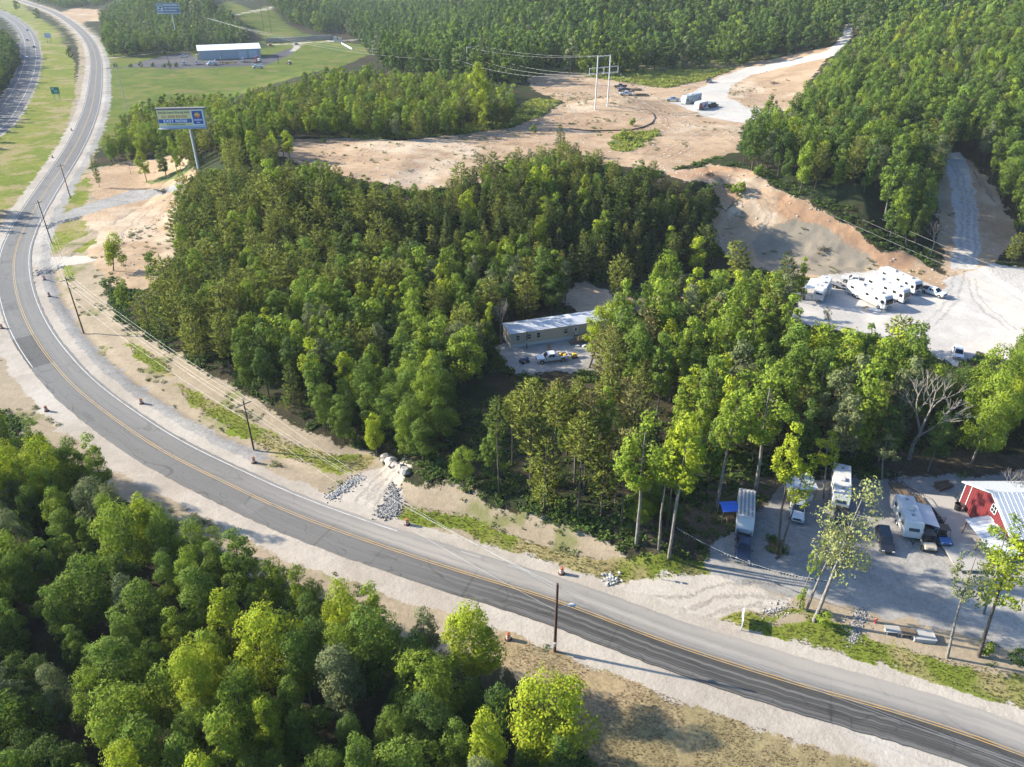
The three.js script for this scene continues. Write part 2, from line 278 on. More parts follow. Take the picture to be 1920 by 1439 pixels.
//            colour a            colour b            colour c (patches)   grain  edge wobble in metres
const COVER = {
  0: [[0.034, 0.030, 0.018], [0.028, 0.038, 0.015], [0.048, 0.038, 0.024], 0.5, 1.5], 1: [[0.115, 0.142, 0.020], [0.160, 0.165, 0.034], [0.225, 0.185, 0.085], 0.35, 0.9], 2: [[0.288, 0.230, 0.162], [0.238, 0.191, 0.130], [0.155, 0.151, 0.061], 0.22, 0.9],
  3: [[0.350, 0.250, 0.162], [0.285, 0.196, 0.122], [0.410, 0.318, 0.225], 0.3, 0.8], 4: [[0.255, 0.240, 0.220], [0.212, 0.200, 0.185], [0.300, 0.278, 0.248], 0.3, 0.6], 5: [[0.413, 0.382, 0.343], [0.359, 0.335, 0.304], [0.437, 0.390, 0.335], 0.14, 0.6],
  6: [[0.345, 0.304, 0.254], [0.295, 0.255, 0.210], [0.375, 0.338, 0.292], 0.18, 0.35], 7: [[0.257, 0.191, 0.113], [0.195, 0.160, 0.082], [0.304, 0.234, 0.152], 0.4, 0.8], 8: [[0.385, 0.340, 0.288], [0.345, 0.300, 0.252], [0.415, 0.372, 0.322], 0.14, 0.5],
  9: [[0.345, 0.208, 0.122], [0.300, 0.182, 0.108], [0.365, 0.255, 0.165], 0.2, 1.0], 10: [[0.235, 0.196, 0.146], [0.200, 0.170, 0.128], [0.285, 0.215, 0.145], 0.16, 1.2], 11: [[0.068, 0.098, 0.015], [0.098, 0.120, 0.020], [0.128, 0.122, 0.034], 0.25, 1.2],
  12: [[0.083, 0.079, 0.083], [0.071, 0.069, 0.075], [0.105, 0.098, 0.094], 0.15, 0.3], 13: [[0.076, 0.102, 0.029], [0.128, 0.136, 0.051], [0.204, 0.170, 0.098], 0.45, 1.4], 14: [[0.068, 0.054, 0.036], [0.096, 0.080, 0.054], [0.048, 0.053, 0.024], 0.5, 1.2],
};
function paintGround(L) {
  const { N, size, x0, z0, idx } = L, out = new Uint8Array(N * N * 4), m = size / N, fineOK = m < 1;
  for (let j = 0; j < N; j++) for (let i = 0; i < N; i++) {
    const x = x0 + (i + 0.5) * m, z = z0 + (j + 0.5) * m, k0 = idx[j * N + i];
    const wob = COVER[k0][4] * (fineOK ? 1 : 3), r1 = LAT[(i * 7 + j * 131) & 65535], r2 = LAT[(i * 53 + j * 17 + 999) & 65535];
    const wx = (noise(x * 0.35, z * 0.35) - 0.5) * 2 * wob + (noise(x * 1.7 + 50, z * 1.7) - 0.5) * wob + (r1 - 0.5) * 0.5 * wob, wz = (noise(x * 0.35 + 91, z * 0.35 + 7) - 0.5) * 2 * wob + (noise(x * 1.7, z * 1.7 + 80) - 0.5) * wob + (r2 - 0.5) * 0.5 * wob;
    const ii = clamp(Math.floor(i + wx / m), 0, N - 1), jj = clamp(Math.floor(j + wz / m), 0, N - 1), k = idx[jj * N + ii], C = COVER[k];
    let a = sm(0.3, 0.7, fbm(x * 0.11, z * 0.11)), p = sm(0.55, 0.75, fbm(x * 0.045 + 33, z * 0.045 + 12)), g = fbm(x * 1.1, z * 1.1), f = fineOK ? noise(x * 4.1 + 9, z * 4.1) : 0.5;
    if (k === 2) {                                                    // raked straw: combs running down the bank, thin green showing through
      const s = noise(x * 0.5 + z * 0.25, (x * 0.35 - z * 0.9) * 3.0), q = noise(x * 2.2 + z * 0.7, (x - z * 2.6) * 1.3); f = (s * 0.55 + q * 0.45); p = sm(0.6, 0.76, fbm(x * 0.16 + 3, z * 0.16)) * 0.9; a = noise(x * 0.25, z * 0.25);
    } else if (k === 3 || k === 10 || k === 9) { const s = noise(x * 0.16 + z * 0.06, (z - x * 0.35) * 1.1), r = noise(x * 0.4 - z * 0.2, (x * 0.5 + z) * 2.2); f = f * 0.3 + s * 0.4 + r * 0.3; }
    else if (k === 1 || k === 13 || k === 11) { p = sm(0.52, 0.72, fbm(x * 0.1 + 3, z * 0.1 + 60)); }
    else if (k === 6) { const s = noise(x * 0.8, z * 0.8); f = f * 0.6 + s * 0.4; }
    const grain = 1 + C[3] * ((g - 0.5) * 1.1 + (f - 0.5) * 0.9 + (r1 - 0.5) * 0.7);
    const wear = L.track && L.track[jj * N + ii] && (k === 3 || k === 4 || k === 5 || k === 8 || k === 9) ? 0.66 + 0.2 * f : 1;
    const o = (j * N + i) * 4;
    for (let c = 0; c < 3; c++) out[o + c] = enc(mix(mix(C[0][c], C[1][c], a), C[2][c], p) * grain * wear);
    out[o + 3] = 255;
  }
  return dataTex(out, N, N);
}
function reliefTex(n, fx) {
  const d = new Uint8Array(n * n * 4);
  for (let j = 0; j < n; j++) for (let i = 0; i < n; i++) { const v = 255 * fx(i, j); d.set([v, v, v, 255], (j * n + i) * 4); }
  return dataTex(d, n, n, false, THREE.RepeatWrapping);
}
const wrapNoise = (i, j, n, k) => { const s = k / n, f = (x, y) => { const ix = Math.floor(x), iy = Math.floor(y), fx = x - ix, fy = y - iy, w = (a, b) => LAT[((((b % k) + k) % k) * 37 + ((a % k) + k) % k + k * 91) & 65535], u = fx * fx * (3 - 2 * fx), v = fy * fy * (3 - 2 * fy); return mix(mix(w(ix, iy), w(ix + 1, iy), u), mix(w(ix, iy + 1), w(ix + 1, iy + 1), u), v); }; return f(i * s, j * s); };
const RELIEF = reliefTex(512, (i, j) => 0.4 * wrapNoise(i, j, 512, 24) + 0.35 * wrapNoise(i, j, 512, 60) + 0.25 * wrapNoise(i, j, 512, 150));
const PIECE = { forest: 'forest_floor', grass: 'grass_verge', straw: 'straw_verge', dirt: 'dirt_clearing', gravel: 'gravel_lot', pale: 'gravel_yard', shoulder: 'road_shoulder', dry: 'dry_field', apron: 'gravel_apron', clay: 'dirt_clearing', grey: 'dirt_clearing', meadow: 'meadow', tarmac: 'tarmac_lot', weeds: 'rough_field', litter: 'forest_floor' };
const pieceOf = Object.keys(Z).map((k) => PIECE[k]);
const inRect = (L, x, z, m = 0) => x > L.x0 + m && x < L.x0 + L.size - m && z > L.z0 + m && z < L.z0 + L.size - m;
const groundPieces = new Map();
LEVELS.forEach((L, li) => {
  const map = paintGround(L), n = Math.round(L.size / L.cell), hs = new Float32Array((n + 1) ** 2), inner = LEVELS[li - 1];
  const bump = RELIEF.clone(); bump.repeat.set(L.size / 14, L.size / 14); bump.needsUpdate = true;
  const mat = new THREE.MeshPhysicalMaterial({ map, bumpMap: bump, bumpScale: li ? 0.16 : 0.045, roughness: 1, specularIntensity: 0.08 });
  for (let j = 0; j <= n; j++) for (let i = 0; i <= n; i++) {
    const x = L.x0 + i * L.cell, z = L.z0 + j * L.cell;
    let h = land(x, z); if (inner && inRect(inner, x, z, L.cell * 0.6)) h -= 1.2; if (inner && inRect(inner, x, z, L.cell * 2.5)) h -= 2;
    hs[j * (n + 1) + i] = h;
  }
  const H = (i, j) => hs[clamp(j, 0, n) * (n + 1) + clamp(i, 0, n)], groups = new Map();
  for (let j = 0; j < n; j++) for (let i = 0; i < n; i++) {
    const x = L.x0 + (i + 0.5) * L.cell, z = L.z0 + (j + 0.5) * L.cell;
    if (inner && inRect(inner, x, z, L.cell * 5)) continue;
    const s = L.N / L.size, k = pieceOf[L.idx[Math.floor((z - L.z0) * s) * L.N + Math.floor((x - L.x0) * s)]];
    if (!groups.has(k)) groups.set(k, { pos: [], nor: [], uv: [], ix: [], seen: new Map() });
    const g = groups.get(k), id = (a, b) => {
      const key = b * (n + 1) + a; if (g.seen.has(key)) return g.seen.get(key);
      const v = g.pos.length / 3; g.seen.set(key, v);
      g.pos.push(L.x0 + a * L.cell, H(a, b), L.z0 + b * L.cell); g.uv.push(a / n, b / n);
      const nx = (H(a - 1, b) - H(a + 1, b)) / (2 * L.cell), nz = (H(a, b - 1) - H(a, b + 1)) / (2 * L.cell), l = Math.hypot(nx, 1, nz); g.nor.push(nx / l, 1 / l, nz / l);
      return v;
    };
    const a = id(i, j), b = id(i + 1, j), c = id(i + 1, j + 1), d = id(i, j + 1); g.ix.push(a, d, b, b, d, c);
  }
  for (const [k, g] of groups) {
    const geo = new THREE.BufferGeometry(); geo.setAttribute('position', new THREE.Float32BufferAttribute(g.pos, 3)); geo.setAttribute('normal', new THREE.Float32BufferAttribute(g.nor, 3)); geo.setAttribute('uv', new THREE.Float32BufferAttribute(g.uv, 2)); geo.setIndex(g.ix);
    const m = new THREE.Mesh(geo, mat); m.name = numbered(k); m.receiveShadow = m.castShadow = true; structure(m);
  }
  delete L.seenCells;
});

// ---------------------------------------------------------------- roads
function ribbon(curve, from, to, y, n, s0 = 0, s1 = 1, jag = 0) {     // uv: across 0..1, along in metres
  const pos = [], uv = [], ix = [], len = curve.getLength();
  for (let i = 0; i <= n; i++) {
    const u = mix(s0, s1, i / n), p = curve.getPointAt(u), t = curve.getTangentAt(u), nx = -t.z, nz = t.x, h = typeof y === 'function' ? y(p.x, p.z) : y;
    const ja = jag * (noise(i * 0.7, 3) - 0.5) * 2, jb = jag * (noise(i * 0.7, 93) - 0.5) * 2;
    pos.push(p.x + nx * (from + ja), h, p.z + nz * (from + ja), p.x + nx * (to + jb), h, p.z + nz * (to + jb)); uv.push(0, u * len, 1, u * len);
    if (i) { const a = (i - 1) * 2; ix.push(a, a + 1, a + 2, a + 1, a + 3, a + 2); }
  }
  const g = new THREE.BufferGeometry(); g.setAttribute('position', new THREE.Float32BufferAttribute(pos, 3)); g.setAttribute('uv', new THREE.Float32BufferAttribute(uv, 2)); g.setIndex(ix); g.computeVertexNormals();
  if (g.attributes.normal.getY(0) < 0) { g.setIndex(ix.map((_, k) => ix[k - k % 3 + [0, 2, 1][k % 3]])); g.computeVertexNormals(); }
  return g;
}
const sOfPx = (px, py) => { const p = flat(px, py); let b = 1e9, s = 0; for (let i = 0; i <= 2000; i++) { const q = roadCurve.getPointAt(i / 2000), d = q.distanceToSquared(p); if (d < b) { b = d; s = i / 2000; } } return s * ROAD_LEN; };
const S_APRON = sOfPx(1380, 1248), S_DARK = sOfPx(1000, 1115), S_SEAM = sOfPx(100, 680), S_PATCH = sOfPx(60, 628), S_END = sOfPx(1880, 1400), ROAD_MAP = 340;
function asphaltMap(w, h, len, main) {
  const d = new Uint8Array(w * h * 4);
  for (let j = 0; j < h; j++) for (let i = 0; i < w; i++) {
    const u = (i + 0.5) / w, s = (j + 0.5) / h * len, off = (u - 0.5) * 7.8;                        // off < 0: lower lane
    let v = 0.122;
    v *= 0.93 + 0.14 * noise(off * 1.2, s * 0.06) + 0.1 * (noise(off * 9, s * 2.2) - 0.5) + 0.10 * (noise(off * 5.5 + 7, s * 0.05) - 0.5);
    const crack = Math.abs(noise(off * 0.55 + 9, s * 0.16) - 0.5) < 0.012 || Math.abs(noise(off * 0.9 + 31, s * 0.35 + 60) - 0.5) < 0.01 ? 0.72 : 1; v *= crack * (Math.abs(off + 0.32) < 0.05 ? 0.8 : 1);
    const cell = Math.floor(s / 11), joint = Math.abs(s - cell * 11 - 3 - 5 * LAT[cell * 7 & 65535]) < 0.12 && LAT[cell * 13 & 65535] < 0.45 ? 0.78 : 1; v *= joint; const pc = Math.floor(s / 17), ps = s - pc * 17; if (LAT[pc * 31 + 5 & 65535] < 0.4 && ps > 3 && ps < 3 + 7 * LAT[pc * 3 & 65535] && (LAT[pc * 11 & 65535] < 0.5 ? off > 0.4 && off < 3 : off < -0.5 && off > -3)) v *= 0.8 + 0.4 * LAT[pc * 17 & 65535];
    const stain = sm(0.68, 0.8, fbm(off * 0.7 + 4, s * 0.12 + 21)); v *= 1 - 0.16 * stain;
    const rnd1 = LAT[(i * 19 + j * 57) & 65535];
    v *= 0.95 + 0.1 * rnd1;
    let tone = [1.05, 1.0, 0.94];
    if (main) {
      const patch = sm(S_SEAM - 0.6, S_SEAM, s) * (1 - sm(S_PATCH, S_PATCH + 0.4, s)) * (off < 0.3 ? 1 : 0); v *= 1 - 0.38 * patch;
      const worn = 1 - sm(S_DARK - 8, S_DARK + 30, s);                                             // wet-looking dark wheel-polished lower lane, near end
      if (off < 0) {
        const streak = noise(off * 7 + 3, s * 0.018) * 0.6 + noise(off * 16, s * 0.035 + 5) * 0.4, dust = sm(0.46, 0.66, streak + 0.12 * (noise(s * 0.3, off * 2) - 0.5));
        v *= mix(1, mix(0.40, 0.86, dust), worn);
      } else {
        const dust = (0.62 + 0.5 * (noise(off * 3, s * 0.04) - 0.5) + 0.3 * (fbm(s * 0.2, off * 0.8) - 0.5)) * mix(0.25, 1, 1 - sm(S_DARK + 15, S_DARK + 60, s)) * sm(0.1, 1.3, off) * (1 - 0.5 * (1 - sm(S_END - 14, S_END + 20, s)) * 0);
        v = mix(v, 0.265, clamp(dust, 0, 0.88)); tone = [mix(1.05, 1.13, dust), 1, mix(0.94, 0.85, dust)];
      }
    }
    const o = (j * w + i) * 4; for (let c = 0; c < 3; c++) d[o + c] = enc(v * tone[c]); d[o + 3] = 255;
  }
  return d;
}
const roadTex = dataTex(asphaltMap(256, 2048, ROAD_MAP, true), 256, 2048, true, THREE.RepeatWrapping); roadTex.repeat.set(1, 1 / ROAD_MAP);
const plainTex = dataTex(asphaltMap(128, 512, 120, false), 128, 512, true, THREE.RepeatWrapping); plainTex.repeat.set(1, 1 / 120);
const roadBump = RELIEF.clone(); roadBump.repeat.set(1, 1 / 7); roadBump.needsUpdate = true;
const M_ROAD = new THREE.MeshPhysicalMaterial({ map: roadTex, bumpMap: roadBump, bumpScale: 0.012, roughness: 0.9, specularIntensity: 0.35 }), M_FARROAD = new THREE.MeshPhysicalMaterial({ map: plainTex, roughness: 0.95, specularIntensity: 0.3 });
const cut = ROAD_MAP * 0.995 / ROAD_LEN;
const name = (m, n) => { m.name = numbered(n); m.receiveShadow = true; return structure(m); };
name(new THREE.Mesh(ribbon(roadCurve, -3.9, 3.9, 0.07, 500, 0, cut, 0.1), M_ROAD), 'road');
name(new THREE.Mesh(ribbon(roadCurve, -3.9, 3.9, 0.07, 240, cut, 1), M_FARROAD), 'road');
name(new THREE.Mesh(ribbon(highway, -6.6, 6.6, 0.07, 160), M_FARROAD), 'highway');
// painted lines, worn in places: little gaps where the grit has scoured them
function paintMap(c) { const w = 8, h = 1024, d = new Uint8Array(w * h * 4); for (let j = 0; j < h; j++) for (let i = 0; i < w; i++) { const k = sm(0.32, 0.66, fbm(i * 0.4, j * 0.05) * 0.7 + noise(i, j * 0.6) * 0.3), o = (j * w + i) * 4; for (let q = 0; q < 3; q++) d[o + q] = enc(mix([0.19, 0.175, 0.15][q], c[q], 0.15 + 0.85 * k)); d[o + 3] = 255; } const t = dataTex(d, w, h, true, THREE.RepeatWrapping); t.repeat.set(1, 1 / 60); return t; }
const M_YELLOW = new THREE.MeshStandardMaterial({ map: paintMap([0.44, 0.25, 0.045]), roughness: 0.7 }), M_WHITE = new THREE.MeshStandardMaterial({ map: paintMap([0.52, 0.51, 0.49]), roughness: 0.7 });
const u = (s) => s / ROAD_LEN, US = u(S_SEAM);
for (const o of [-0.17, 0.17]) name(new THREE.Mesh(ribbon(roadCurve, o - 0.055, o + 0.055, 0.078, 700, 0, 1), M_YELLOW), 'yellow_line');
name(new THREE.Mesh(ribbon(roadCurve, 3.3, 3.44, 0.078, 380, u(S_DARK + 22), 1), M_WHITE), 'white_line');
name(new THREE.Mesh(ribbon(roadCurve, -3.5, -3.36, 0.078, 320, US, 1), M_WHITE), 'white_line');
const M_FAINT = new THREE.MeshStandardMaterial({ map: paintMap([0.36, 0.34, 0.31]), roughness: 0.8 });
for (const s of [S_DARK + 2, S_DARK + 9]) name(new THREE.Mesh(ribbon(roadCurve, 3.3, 3.42, 0.078, 8, u(s), u(s + 3.0)), M_FAINT), 'white_line');
for (const o of [-3.7, 3.6]) name(new THREE.Mesh(ribbon(highway, o - 0.1, o + 0.1, 0.082, 160), M_WHITE), 'white_line');
for (let i = 3; i < 60; i++) { const L = highway.getLength(), s = i * 12.2 / L; if (s < 0.97) name(new THREE.Mesh(ribbon(highway, -0.09, 0.09, 0.082, 3, s, s + 3.2 / L), M_WHITE), 'lane_dash'); }

// ---------------------------------------------------------------- trees
const leafMat = (r, g, b, t = 0.34) => new THREE.MeshPhysicalMaterial({ color: lin(r, g, b), vertexColors: true, roughness: 0.92, transmission: t, thickness: 0, side: THREE.DoubleSide, specularIntensity: 0.15 });
const LEAF = {
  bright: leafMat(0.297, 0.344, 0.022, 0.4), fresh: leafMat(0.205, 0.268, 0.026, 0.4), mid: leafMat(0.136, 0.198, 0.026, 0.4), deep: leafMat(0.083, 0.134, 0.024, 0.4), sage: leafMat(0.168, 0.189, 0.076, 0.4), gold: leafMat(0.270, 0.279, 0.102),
  olive: leafMat(0.279, 0.312, 0.056, 0.4), pine: leafMat(0.172, 0.223, 0.045, 0.38), brown: leafMat(0.270, 0.256, 0.084, 0.36), 
};
const barkTex = (() => { const n = 128, d = new Uint8Array(n * n * 4); for (let j = 0; j < n; j++) for (let i = 0; i < n; i++) { const v = 0.55 + 0.5 * wrapNoise(i, Math.floor(j / 5), n, 32) + 0.3 * (wrapNoise(i, j, n, 16) - 0.5); const o = (j * n + i) * 4; for (let c = 0; c < 3; c++) d[o + c] = clamp(v * 215, 0, 255); d[o + 3] = 255; } return dataTex(d, n, n, true, THREE.RepeatWrapping); })();
const BARK = { brown: std(lin(0.16, 0.125, 0.095), 0.95, 0, { map: barkTex }), grey: std(lin(0.36, 0.32, 0.27), 0.95, 0, { map: barkTex }), pine: std(lin(0.20, 0.165, 0.135), 0.95, 0, { map: barkTex }), bare: std(lin(0.40, 0.35, 0.30), 0.95, 0, { map: barkTex }) };
class Leaves {
  constructor() { this.p = []; this.n = []; this.c = []; this.ix = []; }
  leaf(x, y, z, nx, ny, nz, s, tone, asp = 0.72) {                    // a folded four-cornered leaf cluster
    let l = Math.hypot(nx, ny, nz) || 1; nx /= l; ny /= l; nz /= l;
    let ax = rnd() - 0.5, ay = rnd() - 0.5, az = rnd() - 0.5, d = ax * nx + ay * ny + az * nz; ax -= d * nx; ay -= d * ny; az -= d * nz; l = Math.hypot(ax, ay, az) || 1; ax /= l; ay /= l; az /= l;
    const bx = ny * az - nz * ay, by = nz * ax - nx * az, bz = nx * ay - ny * ax, h = s * 0.5, w = s * 0.5 * asp, f = -s * 0.16, k = this.p.length / 3;
    this.p.push(x + ax * h, y + ay * h, z + az * h, x + bx * w + nx * f, y + by * w + ny * f, z + bz * w + nz * f, x - ax * h, y - ay * h, z - az * h, x - bx * w + nx * f, y - by * w + ny * f, z - bz * w + nz * f);
    const hue = 1 + (rnd() - 0.5) * 0.22;
    for (let i = 0; i < 4; i++) { const e = i === 1 ? 0.35 : i === 3 ? -0.35 : 0; this.n.push(nx + bx * e, ny + by * e, nz + bz * e); this.c.push(tone * hue, tone, tone / hue); }
    this.ix.push(k, k + 1, k + 2, k, k + 2, k + 3);
  }
  needle(x, y, z, dx, dy, dz, len, w, tone) {                         // a narrow spray of needles
    const l = Math.hypot(dx, dy, dz) || 1; dx /= l; dy /= l; dz /= l;
    let bx = rnd() - 0.5, by = (rnd() - 0.5) * 0.5, bz = rnd() - 0.5; const d = bx * dx + by * dy + bz * dz; bx -= d * dx; by -= d * dy; bz -= d * dz; const m = Math.hypot(bx, by, bz) || 1, k = this.p.length / 3; bx *= w / m; by *= w / m; bz *= w / m;
    this.p.push(x - bx, y - by, z - bz, x + bx, y + by, z + bz, x + dx * len, y + dy * len, z + dz * len);
    let nx = by * dz - bz * dy, ny = bz * dx - bx * dz, nz = bx * dy - by * dx, q = Math.hypot(nx, ny, nz) || 1; if (ny < 0) q = -q; nx = nx / q * 0.7 + dx * 0.3; ny = ny / q * 0.7 + 0.25; nz = nz / q * 0.7 + dz * 0.3; q = Math.hypot(nx, ny, nz);
    const hue = 1 + (rnd() - 0.5) * 0.25;
    for (let i = 0; i < 3; i++) { this.n.push(nx / q, ny / q, nz / q); this.c.push(tone * hue, tone, tone / hue); }
    this.ix.push(k, k + 1, k + 2);
  }
  done() { const g = new THREE.BufferGeometry(); g.setAttribute('position', new THREE.Float32BufferAttribute(this.p, 3)); g.setAttribute('normal', new THREE.Float32BufferAttribute(this.n, 3)); g.setAttribute('color', new THREE.Float32BufferAttribute(this.c, 3)); g.setIndex(this.ix); return g; }
}
function limb(pts, r0, r1, seg = 6) {                                 // a tapered bent limb through points
  const g = [];
  for (let i = 0; i + 1 < pts.length; i++) g.push(tubeBetween(pts[i], pts[i + 1], mix(r0, r1, i / (pts.length - 1)), mix(r0, r1, (i + 1) / (pts.length - 1)), seg));
  return g;
}
function trunkGeo(h, r, limbs, spread, from, bend = 0.3, seg = 6) {
  const pts = []; const n = 5, bx = rr(-bend, bend), bz = rr(-bend, bend);
  for (let i = 0; i <= n; i++) { const t = i / n; pts.push(V(bx * Math.sin(t * 3) + rr(-1, 1) * 0.02 * h * t * 0.5, -0.4 + (h + 0.4) * t, bz * Math.sin(t * 2.6) + rr(-1, 1) * 0.02 * h * t * 0.5)); }
  const g = limb(pts, r, r * 0.22, seg);
  for (let i = 0; i < limbs; i++) {
    const t = mix(from, 0.95, (i + rnd() * 0.5) / limbs), k = Math.min(n - 1, Math.floor(t * n)), p = pts[k].clone().lerp(pts[k + 1], t * n - k), a = i * 2.4 + rnd(), L = spread * rr(0.6, 1) * (1.15 - t * 0.5), e = V(p.x + Math.cos(a) * L, p.y + L * rr(0.25, 0.8), p.z + Math.sin(a) * L), m = p.clone().lerp(e, 0.5); m.y -= L * 0.08;
    g.push(...limb([p, m, e], r * 0.42 * (1.1 - t), r * 0.08, 4));
  }
  return merged(g);
}
// broadleaf crown: clumps of leaves on many lobes; h total height, base where the crown starts, r half width
function broadCrown({ h, base, r, lobes, leaves, size, top = 1, open = 0 }) {
  const L = new Leaves(), cy = (base + h) / 2, ry = (h - base) / 2, list = [], lead = [[0, 0, 0.72, 1]], nl = 2 + Math.floor(rnd() * 3);
  for (let i = 0, a0 = rnd() * 6.283; i < nl; i++) { const a = a0 + i / nl * 6.283 + rr(-0.4, 0.4), d = r * rr(0.34, 0.52); lead.push([Math.cos(a) * d, Math.sin(a) * d, rr(0.4, 0.58), rr(0.62, 0.93)]); }
  for (let i = 0; i < lobes; i++) {
    const ld = lead[i % lead.length], v = 1 - 2 * (i + 0.5) / lobes, a = i * 2.39996 + rr(-0.5, 0.5), s = Math.sqrt(Math.max(0, 1 - v * v)), shrink = v > 0 ? mix(1, 0.62, v * top) : mix(1, 0.78, -v), k = rr(0.5, 0.78);
    const lr = r * (i % 3 ? rr(0.17, 0.3) : rr(0.32, 0.46)) * (1 - open * 0.35);
    const R = (r - lr * 0.7) * ld[2];
    list.push([ld[0] + Math.cos(a) * s * R * (k + 0.25) * shrink, mix(base, mix(base, h, ld[3]), (v + 1) / 2) - v * lr * 0.75, ld[1] + Math.sin(a) * s * R * (k + 0.25) * shrink, lr, rr(0.84, 1.16)]);
  }
  const sum = list.reduce((q, l) => q + l[3] * l[3], 0);
  for (const [x, y, z, lr, tone] of list) {
    const n = Math.round(leaves * lr * lr / sum), ox = x / r, oy = (y - cy) / ry, oz = z / r;
    for (let i = 0; i < n; i++) {
      let dx, dy, dz, l, tries = 0;
      do { dx = rnd() * 2 - 1; dy = rnd() * 2 - 1; dz = rnd() * 2 - 1; l = Math.hypot(dx, dy, dz); } while ((l > 1 || l < 0.1 || (dx * ox + dy * oy + dz * oz < -0.25 * l && rnd() < 0.75)) && tries++ < 12);
      dx /= l; dy /= l; dz /= l;
      const den = noise(dx * 3.1 + dz * 1.3 + x * 5 + 90, dy * 3.1 - dz * 2.2 + y * 5 + 130); if (den < 0.36 && rnd() < 0.8) continue;
      const bump = 0.62 + 0.6 * noise(dx * 3.4 + x * 3 + 40, dy * 3.4 + dz * 2.6 + y * 2 + 70), q = lr * bump * (rnd() < 0.16 ? rr(0.3, 0.9) : rr(0.88, 1.12));
      L.leaf(x + dx * q, y + dy * q * 0.88, z + dz * q, dx + rr(-0.6, 0.6), dy + 0.2 + rr(-0.55, 0.55), dz + rr(-0.6, 0.6), size * rr(0.6, 1.35), tone * rr(0.78, 1.2));
    }
  }
  return L.done();
}
// pine crown: whorls of branches carrying sprays of needles; shape(t) gives the half width from base (0) to tip (1)
function pineCrown({ h, base, r, whorls, per, shape, len = 0.55, w = 0.085, dens = 6, lift = 0.15 }) {
  const L = new Leaves();
  for (let i = 0; i < whorls; i++) {
    const t = (i + rnd() * 0.6) / whorls, y = mix(base, h * 0.985, t), R = r * shape(t), nb = Math.max(3, Math.round(per * (0.55 + 0.45 * (1 - t))));
    for (let b = 0; b < nb; b++) {
      const a = b / nb * 6.283 + i * 1.7 + rr(-0.35, 0.35), bl = R * rr(0.62, 1.12), up = lift + t * 0.45 + rr(-0.12, 0.18), ca = Math.cos(a), sa = Math.sin(a), tone0 = rr(0.85, 1.15), n = Math.max(5, Math.round(bl * dens));
      for (let k = 0; k < n; k++) {
        const q = Math.sqrt((k + rnd()) / n), d = bl * (0.12 + 0.88 * q), side = (rnd() - 0.5) * bl * 0.55 * (1.1 - q * 0.6), x = ca * d - sa * side, z = sa * d + ca * side, yy = y + up * d * q * 0.8 - 0.06 * d + rr(-0.12, 0.12);
        for (let m = 0; m < 3; m++) L.needle(x, yy, z, ca * 0.8 + rr(-0.8, 0.8), 0.25 + rr(-0.35, 0.75), sa * 0.8 + rr(-0.8, 0.8), len * rr(0.65, 1.25), w * rr(0.7, 1.3), tone0 * rr(0.75, 1.25));
      }
    }
  }
  for (let m = 0; m < 8; m++) L.needle(0, h * 0.96, 0, rr(-0.4, 0.4), 1, rr(-0.4, 0.4), 0.7, 0.1, 1);
  return L.done();
}
const round = (t) => Math.pow(Math.sin(Math.PI * clamp(0.16 + 0.8 * t, 0, 1)), 0.7), cone = (t) => Math.pow(1 - t, 0.8) * 0.95 + 0.06, umbrella = (t) => t < 0.25 ? 0.45 + t : Math.pow(Math.cos((t - 0.25) * 2.05), 0.75) * 0.95;
const PROTO = {};
reseed(4242);
const broad = (key, n, o, trunk) => { PROTO[key] = []; for (let i = 0; i < n; i++) { const k = typeof o === 'function' ? o(i) : o; PROTO[key].push({ h: k.h, r: k.r, crown: broadCrown(k), trunk: trunkGeo(k.h * 0.86, trunk * rr(0.9, 1.1), k.limbs ?? 7, k.r * 0.75, clamp(k.base / k.h + 0.05, 0.2, 0.8), 0.3, 6) }); } };
const pines = (key, n, o, trunk) => { PROTO[key] = []; for (let i = 0; i < n; i++) { const k = o(i); PROTO[key].push({ h: k.h, r: k.r, crown: pineCrown(k), trunk: trunkGeo(k.h * 0.97, trunk * rr(0.9, 1.1), 8, k.r * 0.6, clamp(k.base / k.h - 0.15, 0.15, 0.7), 0.2, 6) }); } };
// near broadleaf trees with small leaves, then lighter ones for the middle distance, the tall thin ones by the yard, and coarse ones for far off
broad('near', 6, (i) => ({ h: [14, 15, 13, 16, 14, 12][i], base: [3, 3.5, 2.5, 4, 2, 2][i], r: [3.5, 3.0, 3.9, 3.4, 2.7, 3.6][i], lobes: [44, 48, 42, 52, 38, 34][i], leaves: [11500, 10600, 11800, 12000, 9400, 10400][i], size: 0.235, top: [0.8, 1, 0.5, 0.9, 1, 0.4][i] }), 0.2);
broad('wood', 6, (i) => ({ h: [14, 15, 12, 16, 13, 14][i], base: [3, 4, 2.5, 4, 2, 3][i], r: [3.3, 2.8, 3.5, 3.2, 2.5, 3.0][i], lobes: [32, 34, 28, 36, 28, 30][i], leaves: [3900, 3700, 3600, 4000, 3200, 3600][i], size: 0.37, top: [0.8, 1, 0.5, 0.9, 1, 0.7][i] }), 0.19);
broad('tall', 4, (i) => ({ h: [21, 23, 20, 22][i], base: [11, 13, 9, 12][i], r: [2.9, 2.6, 3.2, 2.8][i], lobes: [44, 38, 46, 40][i], leaves: [4600, 4000, 4800, 4200][i], size: 0.33, top: 0.6, open: 0.35, limbs: 9 }), 0.24);
broad('sparse', 3, (i) => ({ h: [17, 16, 18][i], base: [8.5, 8, 9][i], r: [2.9, 2.6, 3.0][i], lobes: [34, 30, 36][i], leaves: [2000, 1300, 2200][i], size: 0.28, top: 0.6, open: 0.8, limbs: 16 }), 0.2);
broad('feather', 1, () => ({ h: 17, base: 7.2, r: 3.8, lobes: 50, leaves: 2500, size: 0.25, top: 0.6, open: 0.9, limbs: 16 }), 0.24);
